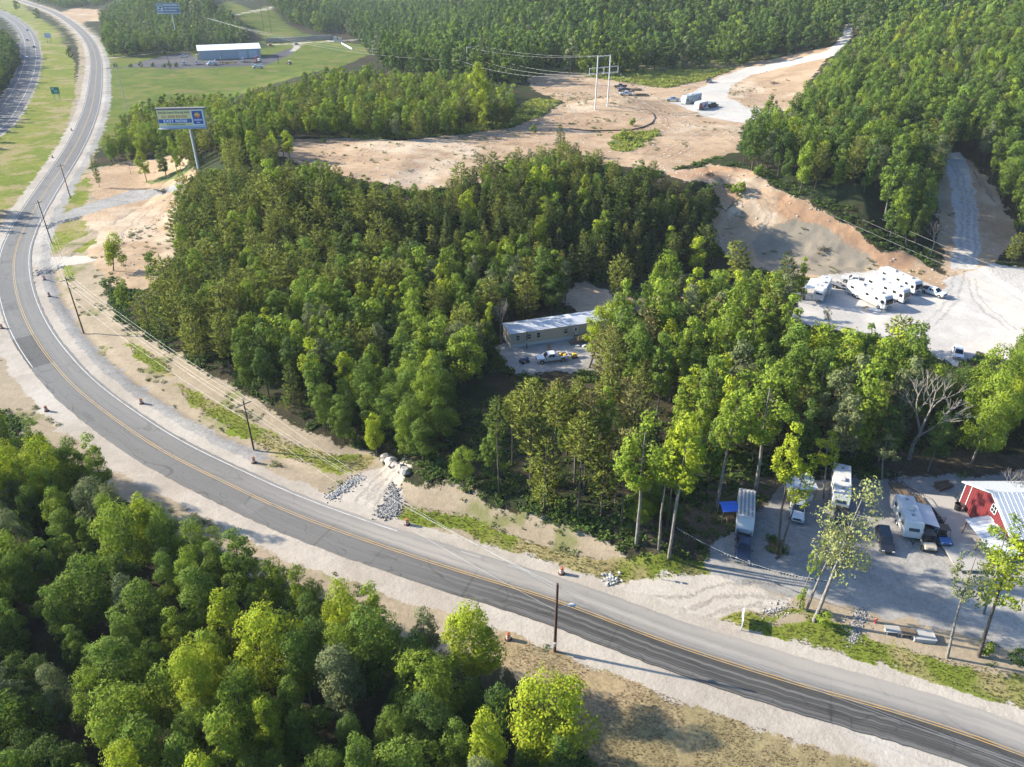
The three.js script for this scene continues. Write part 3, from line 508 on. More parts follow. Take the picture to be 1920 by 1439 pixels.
broad('bush', 3, (i) => ({ h: [3, 2.4, 3.6][i], base: 0.1, r: [1.7, 1.6, 1.9][i], lobes: 9, leaves: 620, size: 0.34, top: 0.4, limbs: 4 }), 0.06);
broad('coarse', 5, (i) => ({ h: [15, 16, 14, 17, 13][i], base: [1, 1.5, 0.8, 2, 1][i], r: [3.9, 3.6, 4.2, 3.9, 3.3][i], lobes: [20, 22, 18, 24, 18][i], leaves: [1050, 1100, 1000, 1150, 950][i], size: 0.85, top: [0.7, 0.9, 0.4, 0.8, 1][i] }), 0.2);
pines('pine', 5, (i) => ({ h: [12, 13, 11, 14, 12][i], base: [2.2, 3, 1.5, 4, 2][i], r: [2.9, 2.6, 3.1, 2.8, 2.4][i], whorls: [15, 16, 14, 15, 15][i], per: 7, shape: round, dens: 5.2, len: 0.62, w: 0.10, lift: 0.2 }), 0.15);
pines('spire', 5, (i) => ({ h: [10, 11, 9, 12, 10][i], base: [0.8, 1, 0.6, 1.4, 0.8][i], r: [2.6, 2.7, 2.4, 2.8, 2.3][i], whorls: [15, 16, 14, 17, 15][i], per: 7, shape: cone, dens: 5.6, len: 0.52, w: 0.10, lift: 0.05 }), 0.12);
pines('loft', 4, (i) => ({ h: [19, 20, 18, 21][i], base: [11, 12.5, 10, 12][i], r: [2.8, 2.6, 3.0, 2.7][i], whorls: 13, per: 8, shape: umbrella, dens: 5.6, len: 0.55, w: 0.095, lift: 0.3 }), 0.17);
function bareTree(h, r, spread, depth, seed) {
  reseed(seed); const g = [], twigs = [];
  const grow = (p, dir, len, rad, lv) => {
    const e = p.clone().addScaledVector(dir, len), m = p.clone().lerp(e, 0.5).add(V(rr(-1, 1), rr(-0.3, 0.3), rr(-1, 1)).multiplyScalar(len * 0.05));
    (lv > 1 ? g : twigs).push(...limb([p, m, e], rad, rad * 0.68, lv > 2 ? 6 : 3));
    if (lv <= 0) return;
    const n = lv > 2 ? 3 : rnd() < 0.5 ? 3 : 4;
    for (let i = 0; i < n; i++) { const a = i / n * 6.283 + rnd() * 1.5, s = spread * rr(0.7, 1.2), d = dir.clone().add(V(Math.cos(a) * s, rr(-0.05, 0.3), Math.sin(a) * s)).normalize(); grow(e.clone().lerp(p, rr(0, 0.35) * (lv < 3 ? 1 : 0.4)), d, len * rr(0.62, 0.85), rad * 0.62, lv - 1); }
  };
  grow(V(0, -0.3, 0), V(rr(-0.08, 0.08), 1, rr(-0.08, 0.08)).normalize(), h * 0.34, r, depth);
  return [merged(g), merged(twigs)];
}

// woods: outlines of the crowns' middles in the view, with what grows there: [proto, leaf, weight, height from, to, kind]
const B = 'broadleaf_tree', P = 'pine_tree';
const WOODS = [
  { id: 'brow', label: 'along the brow below the dirt clearing', lift: 4, poly: [[330, 352], [420, 308], [520, 302], [620, 322], [740, 360], [800, 364], [870, 330], [960, 298], [1060, 286], [1150, 308], [1240, 336], [1340, 366], [1350, 425], [1230, 390], [1140, 370], [1060, 350], [960, 355], [880, 390], [800, 412], [640, 384], [520, 354], [400, 364]], gap: 2.7,
    mix: [['pine', 'olive', 3, 5.5, 8.5, P], ['pine', 'pine', 2, 5.5, 8.5, P], ['spire', 'pine', 1, 5.5, 8, P], ['wood', 'fresh', 1.2, 5.5, 9, B], ['wood', 'mid', 1, 5.5, 8.5, B]] },
  { id: 'corner', label: 'in the wood below the curve', poly: [[-400, 800], [-30, 800], [90, 800], [140, 850], [220, 900], [330, 985], [430, 1040], [540, 1062], [620, 1100], [730, 1150], [830, 1185], [925, 1210], [940, 1290], [1030, 1330], [1055, 1410], [1110, 1500], [1180, 1750], [-400, 1750]], gap: 2.95,
    mix: [['near', 'bright', 1.3, 11, 15, B], ['near', 'fresh', 2.2, 9, 14, B], ['near', 'mid', 3.2, 8, 13, B], ['near', 'deep', 3.0, 6, 11, B], ['near', 'sage', 0.9, 8, 12, B]] },
  { id: 'ridge', label: 'on the wooded slope inside the curve', poly: [[325, 395], [345, 345], [430, 318], [520, 318], [620, 345], [740, 375], [760, 480], [640, 520], [520, 570], [410, 650], [300, 622], [255, 580], [300, 520], [345, 470]], gap: 3.1,
    mix: [['pine', 'olive', 4.2, 9, 13, P], ['pine', 'pine', 2, 9, 12, P], ['wood', 'fresh', 1, 9, 13, B], ['wood', 'mid', 0.8, 9, 12, B]] },
  { id: 'thicket', label: 'in the dark thicket below the dirt clearing', poly: [[745, 385], [830, 378], [890, 340], [980, 310], [1080, 300], [1140, 330], [1230, 348], [1330, 376], [1350, 430], [1310, 470], [1200, 470], [1060, 480], [900, 470], [760, 480]], gap: 2.7,
    mix: [['spire', 'pine', 4, 8, 12, P], ['spire', 'olive', 2, 8, 11, P], ['pine', 'pine', 1.5, 9, 12, P], ['wood', 'bright', 0.6, 9, 12, B], ['wood', 'fresh', 0.6, 8, 12, B]] },
  { id: 'heart', label: 'in the mixed wood beside the long trailer home', poly: [[410, 650], [520, 570], [640, 520], [760, 480], [900, 470], [1060, 480], [1075, 525], [1000, 545], [935, 565], [920, 600], [905, 665], [830, 695], [700, 710], [640, 720], [560, 715], [480, 700]], gap: 3.2,
    mix: [['wood', 'fresh', 2.4, 10, 14, B], ['wood', 'mid', 2.6, 9, 13, B], ['wood', 'deep', 1.4, 8, 12, B], ['wood', 'bright', 0.9, 9, 13, B], ['wood', 'sage', 0.8, 10, 12, B], ['pine', 'olive', 1.2, 10, 13, P], ['spire', 'pine', 0.8, 8, 11, P]] },
  { id: 'fringe', label: 'at the wood edge above the grass verge', poly: [[560, 715], [640, 720], [700, 710], [830, 695], [845, 720], [840, 770], [770, 815], [690, 815], [600, 790], [575, 760]], gap: 3.2,
    mix: [['near', 'fresh', 3, 9, 13, B], ['near', 'mid', 3, 8, 12, B], ['near', 'bright', 1, 8, 11, B]] },
  { id: 'stand', label: 'in the tall bare-stemmed stand by the road bank', lift: 14, poly: [[838, 790], [890, 745], [960, 715], [1110, 700], [1190, 700], [1235, 740], [1215, 830], [1120, 840], [1000, 850], [880, 850]], gap: 2.9,
    mix: [['loft', 'olive', 3.4, 13, 20, P], ['loft', 'brown', 1.8, 13, 20, P], ['loft', 'pine', 0.8, 14, 19, P], ['pine', 'olive', 1.2, 9, 14, P], ['tall', 'fresh', 0.9, 13, 18, B], ['wood', 'mid', 1.0, 7, 12, B]] },
  { id: 'skirt', label: 'low along the foot of the tall stand', poly: [[775, 880], [800, 830], [860, 820], [960, 820], [960, 880], [940, 935], [870, 915], [800, 905]], gap: 3.0,
    mix: [['near', 'fresh', 3, 6, 10, B], ['near', 'bright', 2, 6, 9, B], ['near', 'mid', 2, 5, 8, B]] },
  { id: 'skirt', label: 'low along the foot of the tall stand', lift: 3, poly: [[900, 860], [1000, 850], [1120, 850], [1230, 870], [1300, 920], [1290, 1000], [1180, 1005], [1060, 975], [960, 940], [880, 905]], gap: 2.4,
    mix: [['near', 'mid', 3, 3.5, 7, B], ['near', 'fresh', 1.6, 4, 8, B], ['near', 'deep', 3, 3, 7, B], ['tall', 'mid', 0.6, 12, 17, B]] },
  { id: 'middle', label: 'in the leafy wood between the two yards', poly: [[1115, 640], [1140, 600], [1190, 575], [1260, 545], [1400, 525], [1460, 555], [1490, 620], [1600, 655], [1640, 660], [1720, 650], [1770, 700], [1750, 760], [1640, 820], [1520, 815], [1400, 810], [1300, 800], [1215, 750], [1185, 700], [1120, 680]], gap: 3.6,
    mix: [['wood', 'fresh', 3, 13, 18, B], ['wood', 'mid', 2.4, 12, 17, B], ['wood', 'bright', 1.4, 12, 17, B], ['wood', 'sage', 1, 12, 16, B], ['wood', 'deep', 1, 10, 14, B], ['pine', 'olive', 1.2, 12, 16, P], ['pine', 'brown', 0.6, 12, 15, P]] },
  { id: 'flank', label: 'in the leafy wood behind the red barn', poly: [[1790, 740], [1810, 690], [1870, 672], [1960, 665], [2160, 680], [2160, 840], [1960, 830], [1850, 810]], gap: 3.8,
    mix: [['near', 'fresh', 3, 14, 18, B], ['near', 'mid', 2.4, 12, 17, B], ['near', 'deep', 1.5, 12, 15, B], ['near', 'bright', 0.8, 13, 16, B]] },
  { id: 'shade', label: 'on the shaded slope above the gravel yard', poly: [[1240, 820], [1400, 815], [1640, 825], [1790, 770], [1850, 820], [1800, 855], [1640, 860], [1480, 870], [1340, 880], [1250, 880]], gap: 5.2,
    mix: [['wood', 'deep', 3, 7, 11, B], ['wood', 'mid', 2, 7, 12, B], ['tall', 'mid', 1, 14, 18, B]] },
  { id: 'hill', label: 'on the wooded hill above the dirt bank', poly: [[1400, 250], [1430, 222], [1500, 215], [1530, 165], [1575, 115], [1620, 70], [1700, 35], [1800, 30], [2200, 60], [2200, 260], [1950, 265], [1830, 275], [1770, 290], [1755, 340], [1755, 420], [1740, 455], [1690, 450], [1620, 400], [1500, 345], [1420, 310], [1395, 285]], gap: 3.9,
    mix: [['wood', 'mid', 3.2, 11, 18, B], ['wood', 'fresh', 1.3, 10, 16, B], ['wood', 'deep', 3.2, 9, 16, B], ['wood', 'sage', 0.9, 11, 14, B], ['wood', 'bright', 0.5, 10, 14, B], ['pine', 'olive', 1.2, 10, 14, P]] },
  { id: 'lane', label: 'right of the curving gravel lane', poly: [[1850, 300], [1900, 270], [2200, 255], [2200, 470], [1960, 425], [1880, 390]], gap: 3.8,
    mix: [['wood', 'mid', 3, 12, 17, B], ['wood', 'deep', 2.4, 11, 15, B], ['wood', 'fresh', 1, 11, 15, B], ['tall', 'mid', 1.2, 16, 20, B]] },
  { id: 'corner lot', label: 'at the edge of the pale gravel yard', poly: [[1865, 450], [1920, 440], [2100, 430], [2100, 490], [1920, 485], [1880, 480]], gap: 3.6, mix: [['pine', 'olive', 2, 6, 9, P], ['wood', 'sage', 1, 6, 9, B]] },
  { id: 'strip', label: 'in the tree belt behind the billboard', poly: [[165, 320], [180, 285], [215, 240], [250, 205], [330, 190], [440, 190], [520, 165], [640, 130], [760, 140], [900, 140], [965, 185], [945, 215], [860, 235], [760, 235], [640, 230], [600, 245], [520, 258], [430, 270], [330, 285], [230, 312]], gap: 3.6,
    mix: [['wood', 'fresh', 2.6, 8, 12, B], ['wood', 'bright', 1.1, 7, 11, B], ['wood', 'mid', 2, 8, 12, B], ['wood', 'sage', 1, 7, 10, B], ['pine', 'olive', 1.6, 8, 12, P], ['spire', 'pine', 1.4, 7, 11, P]] },
  { id: 'billboard', label: 'around the foot of the billboard', poly: [[360, 320], [370, 285], [420, 280], [500, 270], [540, 285], [520, 318], [430, 318]], gap: 3.4, mix: [['pine', 'olive', 3, 7, 10, P], ['wood', 'fresh', 1, 6, 9, B]] },
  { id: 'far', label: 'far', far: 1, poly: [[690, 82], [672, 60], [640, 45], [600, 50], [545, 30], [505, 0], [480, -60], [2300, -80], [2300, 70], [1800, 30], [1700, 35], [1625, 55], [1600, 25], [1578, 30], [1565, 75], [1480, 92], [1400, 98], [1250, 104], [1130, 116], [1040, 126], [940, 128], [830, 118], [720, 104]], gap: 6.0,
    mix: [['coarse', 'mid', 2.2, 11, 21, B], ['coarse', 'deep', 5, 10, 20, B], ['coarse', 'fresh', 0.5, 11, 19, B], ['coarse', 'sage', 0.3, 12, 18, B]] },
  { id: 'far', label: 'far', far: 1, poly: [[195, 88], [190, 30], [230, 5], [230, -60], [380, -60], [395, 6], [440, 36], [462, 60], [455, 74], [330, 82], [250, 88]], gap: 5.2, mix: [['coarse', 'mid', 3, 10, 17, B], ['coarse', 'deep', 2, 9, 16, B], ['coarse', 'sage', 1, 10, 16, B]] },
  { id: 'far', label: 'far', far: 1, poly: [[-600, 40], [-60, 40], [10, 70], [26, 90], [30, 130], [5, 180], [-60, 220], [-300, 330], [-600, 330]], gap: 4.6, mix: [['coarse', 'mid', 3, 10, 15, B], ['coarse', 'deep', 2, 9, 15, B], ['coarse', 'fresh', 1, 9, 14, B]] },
  { id: 'left', label: 'left of the two-lane road', poly: [[-70, 360], [-20, 345], [10, 345], [16, 368], [0, 392], [-60, 408]], gap: 3.2, mix: [['wood', 'mid', 2, 6, 10, B], ['wood', 'fresh', 1, 6, 9, B]] },
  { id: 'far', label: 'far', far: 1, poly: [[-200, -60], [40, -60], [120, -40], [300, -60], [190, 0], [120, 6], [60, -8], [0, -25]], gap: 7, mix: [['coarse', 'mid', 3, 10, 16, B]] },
];
const inside = (poly, x, y) => { let c = false; for (let i = 0, j = poly.length - 1; i < poly.length; j = i++) { const [xi, yi] = poly[i], [xj, yj] = poly[j]; if ((yi > y) !== (yj > y) && x < (xj - xi) * (y - yi) / (yj - yi) + xi) c = !c; } return c; };
const spots = [], cells = new Map(), CELL = 6, ck = (x, z) => Math.floor(x / CELL) * 100003 + Math.floor(z / CELL);
const clear = (x, z, gap) => { for (let a = -1; a <= 1; a++) for (let b = -1; b <= 1; b++) for (const s of cells.get(ck(x + a * CELL, z + b * CELL)) ?? []) if ((s.x - x) ** 2 + (s.z - z) ** 2 < gap * gap) return false; return true; };
const keep = (s) => { const k = ck(s.x, s.z); if (!cells.has(k)) cells.set(k, []); cells.get(k).push(s); };
const OPEN = new Set([Z.straw, Z.dirt, Z.gravel, Z.pale, Z.shoulder, Z.dry, Z.apron, Z.clay, Z.grey, Z.tarmac, Z.grass]);
const NOTREE = [];                                                    // [x, z, radius] kept free for buildings and vehicles
const VIEWS = [[944, 598, 1102, 688, 150], [1505, 500, 1790, 604, 215], [1350, 890, 1900, 1110, 108], [1780, 645, 1815, 684, 150], [300, 200, 395, 252, 236], [372, 240, 398, 315, 236], [1655, 668, 1800, 800, 104], [1345, 345, 1640, 505, 260]];   // lines of sight that the photograph shows open
function plant() {
  reseed(991);
  const cand = [];
  for (let z = -28; z > -1750;) { const st = z > -420 ? 1.9 : z > -760 ? 3.2 : 6, w = Math.min(1500, -z * 0.85 + 70), x0 = -Math.min(900, w); for (let x = x0; x < w; x += st) cand.push([x + rr(-0.5, 0.5) * st, z + rr(-0.5, 0.5) * st]); z -= st; }
  for (let i = cand.length - 1; i > 0; i--) { const j = Math.floor(rnd() * (i + 1)); [cand[i], cand[j]] = [cand[j], cand[i]]; }
  for (const [x, z] of cand) {
    const roll = rnd(), hr = rnd(), y = land2(x, z), s = seen(x, y + 7, z);
    if (s[2] < 5) continue;
    const w = WOODS.find((q) => { if (!q.lift) return inside(q.poly, s[0], s[1]); const k = seen(x, y + q.lift, z); return inside(q.poly, k[0], k[1]); }); if (!w) continue;
    if (OPEN.has(zoneAt(x, z)) || !clear(x, z, w.gap)) continue;
    if (NOTREE.some(([a, b, r]) => (a - x) ** 2 + (b - z) ** 2 < r * r)) continue;
    let t = roll * w.mix.reduce((q, m) => q + m[2], 0), m = w.mix[0]; for (m of w.mix) if ((t -= m[2]) < 0) break;
    let h = mix(m[3], m[4], hr) * (w.far ? 0.72 + 0.56 * fbm(x * 0.035, z * 0.035) : 1); const topPx = seen(x, y + h, z), half = PROTO[m[0]][0].r * 0.9 * FPX / s[2], foot = seen(x, y + h * 0.25, z);
    for (const [a, b, c, d, far] of VIEWS) if (s[2] < far && s[0] + half > a && s[0] - half < c && topPx[1] < d && foot[1] > b) { const r = rayOf(s[0], d), q = CAM_HEIGHT + r[1] * (z / r[2]) - y; h = Math.min(h, q); }
    if (h < m[3] * 0.62) continue;
    const spot = { x, y, z, h, m, w, d: s[2], px: s[0], py: s[1], proto: Math.floor(rnd() * PROTO[m[0]].length), turn: rnd() * 6.283, fat: w.far ? rr(0.62, 1.45) : w.id === 'corner' ? rr(0.66, 1.08) : rr(0.76, 1.2) };
    spots.push(spot); keep(spot);
  }
}
const land2 = (x, z) => Math.abs(x) > 240 || z < -420 ? landBase(x, z) : land(x, z);
const COLOURWORD = { bright: 'yellow-green', fresh: 'fresh green', mid: 'mid green', deep: 'deep green', sage: 'grey-green', olive: 'olive', pine: 'dark', brown: 'brownish', gold: 'pale gold' };
function treeThing(nm, pr, leaf, bark, label, group, x, y, z, sx, sy, turn, lean = 0) {
  const g = new THREE.Group(); g.name = numbered(nm);
  part('trunk', pr.trunk, bark, g); part('crown', pr.crown, leaf, g);
  g.position.set(x, y, z); g.scale.set(sx, sy, sx); g.rotation.set(0, turn, lean); tag(g, label, 'tree', group); scene.add(g);
  return g;
}

// ---------------------------------------------------------------- materials of made things
const paint = (r, g, b) => new THREE.MeshPhysicalMaterial({ color: lin(r, g, b), roughness: 0.35, clearcoat: 0.8, clearcoatRoughness: 0.12 });
const M = {
  white: paint(0.52, 0.52, 0.51), navy: paint(0.012, 0.018, 0.05), black: paint(0.012, 0.012, 0.014), grey: paint(0.2, 0.2, 0.21), silver: paint(0.42, 0.43, 0.44), red: paint(0.35, 0.03, 0.03),
  glass: std(lin(0.012, 0.016, 0.022), 0.06, 0, {}), tyre: std(lin(0.015, 0.015, 0.016), 0.9), rim: std(lin(0.45, 0.45, 0.46), 0.35, 0.8), dark: std(lin(0.02, 0.02, 0.022), 0.7), chrome: std(lin(0.6, 0.6, 0.6), 0.2, 0.9), lamp: std(lin(0.6, 0.6, 0.58), 0.15), tail: std(lin(0.3, 0.01, 0.01), 0.3),
  cream: std(lin(0.48, 0.46, 0.42), 0.45), shell: std(lin(0.47, 0.465, 0.45), 0.45), tan: std(lin(0.40, 0.33, 0.25), 0.6), wood: std(lin(0.30, 0.21, 0.125), 0.85, 0, { map: barkTex }), newWood: std(lin(0.52, 0.36, 0.16), 0.8, 0, { map: barkTex }), pole: std(lin(0.20, 0.14, 0.10), 0.9, 0, { map: barkTex }), redPole: std(lin(0.17, 0.075, 0.05), 0.9, 0, { map: barkTex }),
  steel: std(lin(0.42, 0.43, 0.43), 0.5, 0.4), galv: std(lin(0.40, 0.41, 0.42), 0.5, 0.25), orange: std(lin(0.34, 0.115, 0.05), 0.8), whitePlastic: std(lin(0.54, 0.53, 0.52), 0.6), blueTarp: std(lin(0.02, 0.13, 0.55), 0.6), stone: std(lin(0.36, 0.32, 0.27), 0.95), stone2: std(lin(0.235, 0.222, 0.205), 0.95), barn: std(lin(0.125, 0.010, 0.013), 0.7), roof: std(lin(0.46, 0.48, 0.50), 0.4, 0.3), concrete: std(lin(0.31, 0.29, 0.26), 0.9),  // barn red is set darker, standing in for tree shade on its wall
  siding: std(lin(0.43, 0.37, 0.275), 0.7), trim: std(lin(0.52, 0.515, 0.50), 0.6), wire: std(lin(0.42, 0.41, 0.39), 0.5, 0.4), yellow: std(lin(0.62, 0.38, 0.03), 0.5), green: std(lin(0.01, 0.22, 0.13), 0.5), fabric: std(lin(0.5, 0.5, 0.5), 0.9), brown: std(lin(0.13, 0.08, 0.05), 0.9), blue: paint(0.03, 0.09, 0.25),
};
// ---------------------------------------------------------------- vehicles; local +x is forward
function wheels(parent, xs, half, r, w = 0.26, rim = M.rim) {
  for (const x of xs) for (const s of [-1, 1]) { const t = part('wheel', new THREE.CylinderGeometry(r, r, w, 18).rotateX(Math.PI / 2).translate(x, r, s * half), M.tyre, parent); part('rim', new THREE.CylinderGeometry(r * 0.58, r * 0.58, w + 0.03, 12).rotateX(Math.PI / 2).translate(x, r, s * half), rim, t); }
}
function frustum(x0, x1, X0, X1, y0, y1, w0, w1) {                     // greenhouse: bottom x0..x1, width w0; top X0..X1, width w1
  const b = [V(x0, y0, -w0 / 2), V(x1, y0, -w0 / 2), V(x1, y0, w0 / 2), V(x0, y0, w0 / 2)], t = [V(X0, y1, -w1 / 2), V(X1, y1, -w1 / 2), V(X1, y1, w1 / 2), V(X0, y1, w1 / 2)];
  const f = { front: [b[2], b[1], t[1], t[2]], back: [b[0], b[3], t[3], t[0]], left: [b[1], b[0], t[0], t[1]], right: [b[3], b[2], t[2], t[3]], top: [t[3], t[2], t[1], t[0]] }, pos = [];
  for (const q of Object.values(f)) for (const i of [0, 1, 2, 0, 2, 3]) pos.push(q[i].x, q[i].y, q[i].z);
  const g = new THREE.BufferGeometry(); g.setAttribute('position', new THREE.Float32BufferAttribute(pos, 3)); g.computeVertexNormals();
  return { geo: g, pane: (face, u0, u1, v0, v1, d = 0.012) => { const q = f[face], at2 = (u, v) => q[0].clone().lerp(q[1], u).lerp(q[3].clone().lerp(q[2], u), v), p = [at2(u0, v0), at2(u1, v0), at2(u1, v1), at2(u0, v1)]; return quadPrism(p, d); } };
}
function pickup(label, mat, { L = 5.9, crew = true, load, group, bedDark = true } = {}) {
  const g = thing('pickup_truck', label, 'pickup', [0, 0, 0], 0, group), W = 1.98, f = L / 2, cabF = f - 1.75, cabB = crew ? cabF - 2.15 : cabF - 1.45, a = [f - 0.95, -f + 1.2];
  part('body', [rbox(1.85, 0.5, W - 0.06, f - 0.93, 0.92, 0, 0.14), rbox(cabF - cabB + 0.3, 0.72, W - 0.04, (cabF + cabB) / 2, 0.82, 0, 0.08), rbox(L - 0.5, 0.3, W - 0.1, 0, 0.62, 0, 0.05), box(cabB + f, 0.5, 0.1, (cabB - f) / 2, 0.96, W / 2 - 0.07), box(cabB + f, 0.5, 0.1, (cabB - f) / 2, 0.96, -W / 2 + 0.07), box(0.08, 0.5, W - 0.2, -f + 0.06, 0.96, 0), box(0.06, 0.5, W - 0.24, cabB - 0.02, 0.96, 0)], mat, g);
  part('bed_floor', box(cabB + f - 0.16, 0.03, W - 0.22, (cabB - f) / 2, 0.79, 0), bedDark ? M.dark : M.grey, g);
  const c = frustum(cabB, cabF + 0.25, cabB + 0.22, cabF - 0.55, 1.17, 1.84, W - 0.1, W - 0.48);
  part('cab', c.geo, mat, g);
  part('windshield', c.pane('front', 0.05, 0.95, 0.06, 0.92), M.glass, g); part('rear_window', c.pane('back', 0.1, 0.9, 0.15, 0.88), M.glass, g);
  for (const s of ['left', 'right']) { const w = s === 'left' ? [[0.3, 0.54], [0.58, 0.88]] : [[0.12, 0.42], [0.46, 0.7]]; for (const [p, q] of crew ? w : [s === 'left' ? [0.3, 0.8] : [0.2, 0.7]]) part('side_window', c.pane(s, p, q, 0.12, 0.85), M.glass, g); }
  part('front_bumper', rbox(0.16, 0.22, W - 0.05, f - 0.02, 0.55, 0, 0.05), M.chrome, g); part('rear_bumper', rbox(0.14, 0.2, W - 0.1, -f, 0.58, 0, 0.05), M.chrome, g);
  part('grille', box(0.05, 0.26, W * 0.52, f + 0.0, 0.92, 0), M.dark, g);
  for (const s of [-1, 1]) { part('headlight', rbox(0.08, 0.22, 0.32, f - 0.03, 0.94, s * (W / 2 - 0.22), 0.03), M.lamp, g); part('tail_light', box(0.05, 0.34, 0.1, -f + 0.01, 0.97, s * (W / 2 - 0.09)), M.tail, g); part('mirror', rbox(0.14, 0.18, 0.22, cabF - 0.05, 1.25, s * (W / 2 + 0.12), 0.04), M.dark, g); }
  wheels(g, a, W / 2 - 0.12, 0.4);
  for (const x of a) for (const s of [-1, 1]) part('wheel_arch', new THREE.CylinderGeometry(0.47, 0.47, 0.02, 16).rotateX(Math.PI / 2).translate(x, 0.44, s * (W / 2 - 0.03)), M.dark, g);
  if (load) load(g, cabB, f);
  return g;
}
function wagon(label, mat, { L = 4.7, H = 1.7, W = 1.85, suv = true, group, nm = 'parked_car' } = {}) {
  const g = thing(nm, label, 'car', [0, 0, 0], 0, group), f = L / 2, bh = H * 0.58;
  part('body', [extrude([[-f + 0.05, 0.35], [f - 0.15, 0.32], [f, 0.5], [f - 0.05, bh * 0.82], [f - 1.25, bh], [-f + 0.1, bh + 0.02], [-f, 0.6]], W, 0.08)], mat, g);
  const c = suv ? frustum(-f + 0.12, f - 1.1, -f + 0.42, f - 2.0, bh - 0.01, H, W - 0.12, W - 0.5) : frustum(-f + 0.5, f - 1.1, -f + 1.25, f - 2.0, bh - 0.01, H, W - 0.12, W - 0.5);
  part('roof', c.geo, mat, g);
  part('windshield', c.pane('front', 0.05, 0.95, 0.05, 0.93), M.glass, g); part('rear_window', c.pane('back', 0.08, 0.92, 0.1, 0.88), M.glass, g);
  for (const s of ['left', 'right']) for (const [p, q] of s === 'left' ? [[0.22, 0.5], [0.53, 0.86]] : [[0.14, 0.47], [0.5, 0.78]]) part('side_window', c.pane(s, p, q, 0.1, 0.86), M.glass, g);
  for (const s of [-1, 1]) { part('headlight', rbox(0.1, 0.16, 0.36, f - 0.06, bh * 0.76, s * (W / 2 - 0.28), 0.04), M.lamp, g); part('tail_light', box(0.05, 0.2, 0.22, -f + 0.03, bh * 0.85, s * (W / 2 - 0.2)), M.tail, g); part('mirror', rbox(0.12, 0.14, 0.2, f - 1.35, bh + 0.08, s * (W / 2 + 0.08), 0.03), M.dark, g); }
  part('grille', box(0.05, 0.2, W * 0.4, f - 0.02, bh * 0.66, 0), M.dark, g);
  wheels(g, [f - 0.85, -f + 0.85], W / 2 - 0.1, 0.34, 0.22);
  return g;
}
function place(g, tail, nose, lift = 0) {                              // put a vehicle so that it runs from tail to nose on the land
  const a = at(...tail), b = at(...nose);
  g.position.set((a.x + b.x) / 2, 0, (a.z + b.z) / 2); g.rotation.order = 'YXZ';
  g.rotation.y = Math.atan2(-(b.z - a.z), b.x - a.x);
  const c = Math.cos(g.rotation.y), s = -Math.sin(g.rotation.y), x = g.position.x, z = g.position.z, r = 1.6, f = land(x + c * r, z + s * r), k = land(x - c * r, z - s * r), l = land(x - s, z + c), q = land(x + s, z - c);
  g.rotation.z = Math.atan2(f - k, 2 * r); g.rotation.x = Math.atan2(q - l, 2);
  g.position.y = (f + k + l + q) / 4 + lift; NOTREE.push([x, z, 4.5]);
  return g;
}
function put(g, px, turn, lift = 0) { const p = at(...px); g.position.set(p.x, p.y + lift, p.z); g.rotation.y = turn; NOTREE.push([p.x, p.z, 3.5]); return g; }
function motorhome(label, L, { stripe = M.tan, roofTone = M.shell, slide = false } = {}) {
  const g = thing('motorhome', label, 'motorhome'), W = 2.5, H = 3.25, f = L / 2;
  part('body', [extrude([[-f, 0.45], [f - 0.1, 0.4], [f, 0.7], [f, 1.4], [f - 0.35, 2.75], [f - 0.75, H], [-f + 0.25, H], [-f, H - 0.3]], W, 0.1)], M.shell, g);
  part('roof_panel', rbox(L - 1.4, 0.06, W - 0.5, -0.3, H + 0.02, 0, 0.02), roofTone, g);
  part('windshield', quadPrism([V(f + 0.03, 1.5, 1.05), V(f + 0.03, 1.5, -1.05), V(f - 0.31, 2.65, -1.05), V(f - 0.31, 2.65, 1.05)], 0.02), M.glass, g);
  for (const s of [-1, 1]) {
    for (const [x, w, h, y] of [[f - 0.95, 0.8, 0.75, 1.95], [f - 2.6, 1.0, 0.6, 2.15], [0.3, 0.9, 0.55, 2.15], [-f + 1.6, 1.0, 0.55, 2.15]]) part('side_window', rbox(w, h, 0.04, x, y, s * (W / 2 + 0.005), 0.03), M.glass, g);
    part('stripe', box(L - 1.0, 0.28, 0.02, -0.2, 1.2, s * (W / 2 + 0.006)), stripe, g); part('headlight', rbox(0.06, 0.2, 0.36, f + 0.01, 0.95, s * 0.9, 0.03), M.lamp, g);
    part('mirror', rbox(0.18, 0.42, 0.24, f + 0.12, 1.85, s * (W / 2 + 0.2), 0.05), M.dark, g);
  }
  if (slide) part('slide_out', rbox(3.2, 1.7, 0.7, -0.6, 1.75, -W / 2 - 0.3, 0.06), M.shell, g);
  part('door', rbox(0.72, 1.9, 0.04, f - 1.9, 1.45, W / 2 + 0.012, 0.03), M.cream, g);
  for (const x of [f - 2.8, -f + 3.2]) part('air_conditioner', rbox(1.0, 0.32, 0.7, x, H + 0.2, 0, 0.1), M.cream, g);
  for (const x of [0.4, -1.4]) part('roof_vent', rbox(0.4, 0.12, 0.4, x, H + 0.1, 0.4, 0.03), M.grey, g);
  part('grille', box(0.03, 0.3, 1.2, f + 0.012, 0.95, 0), M.dark, g); part('bumper', rbox(0.2, 0.28, W - 0.1, f, 0.55, 0, 0.06), M.grey, g);
  wheels(g, [f - 1.7, -f + 2.6, -f + 3.5], W / 2 - 0.12, 0.46, 0.28);
  return g;
}
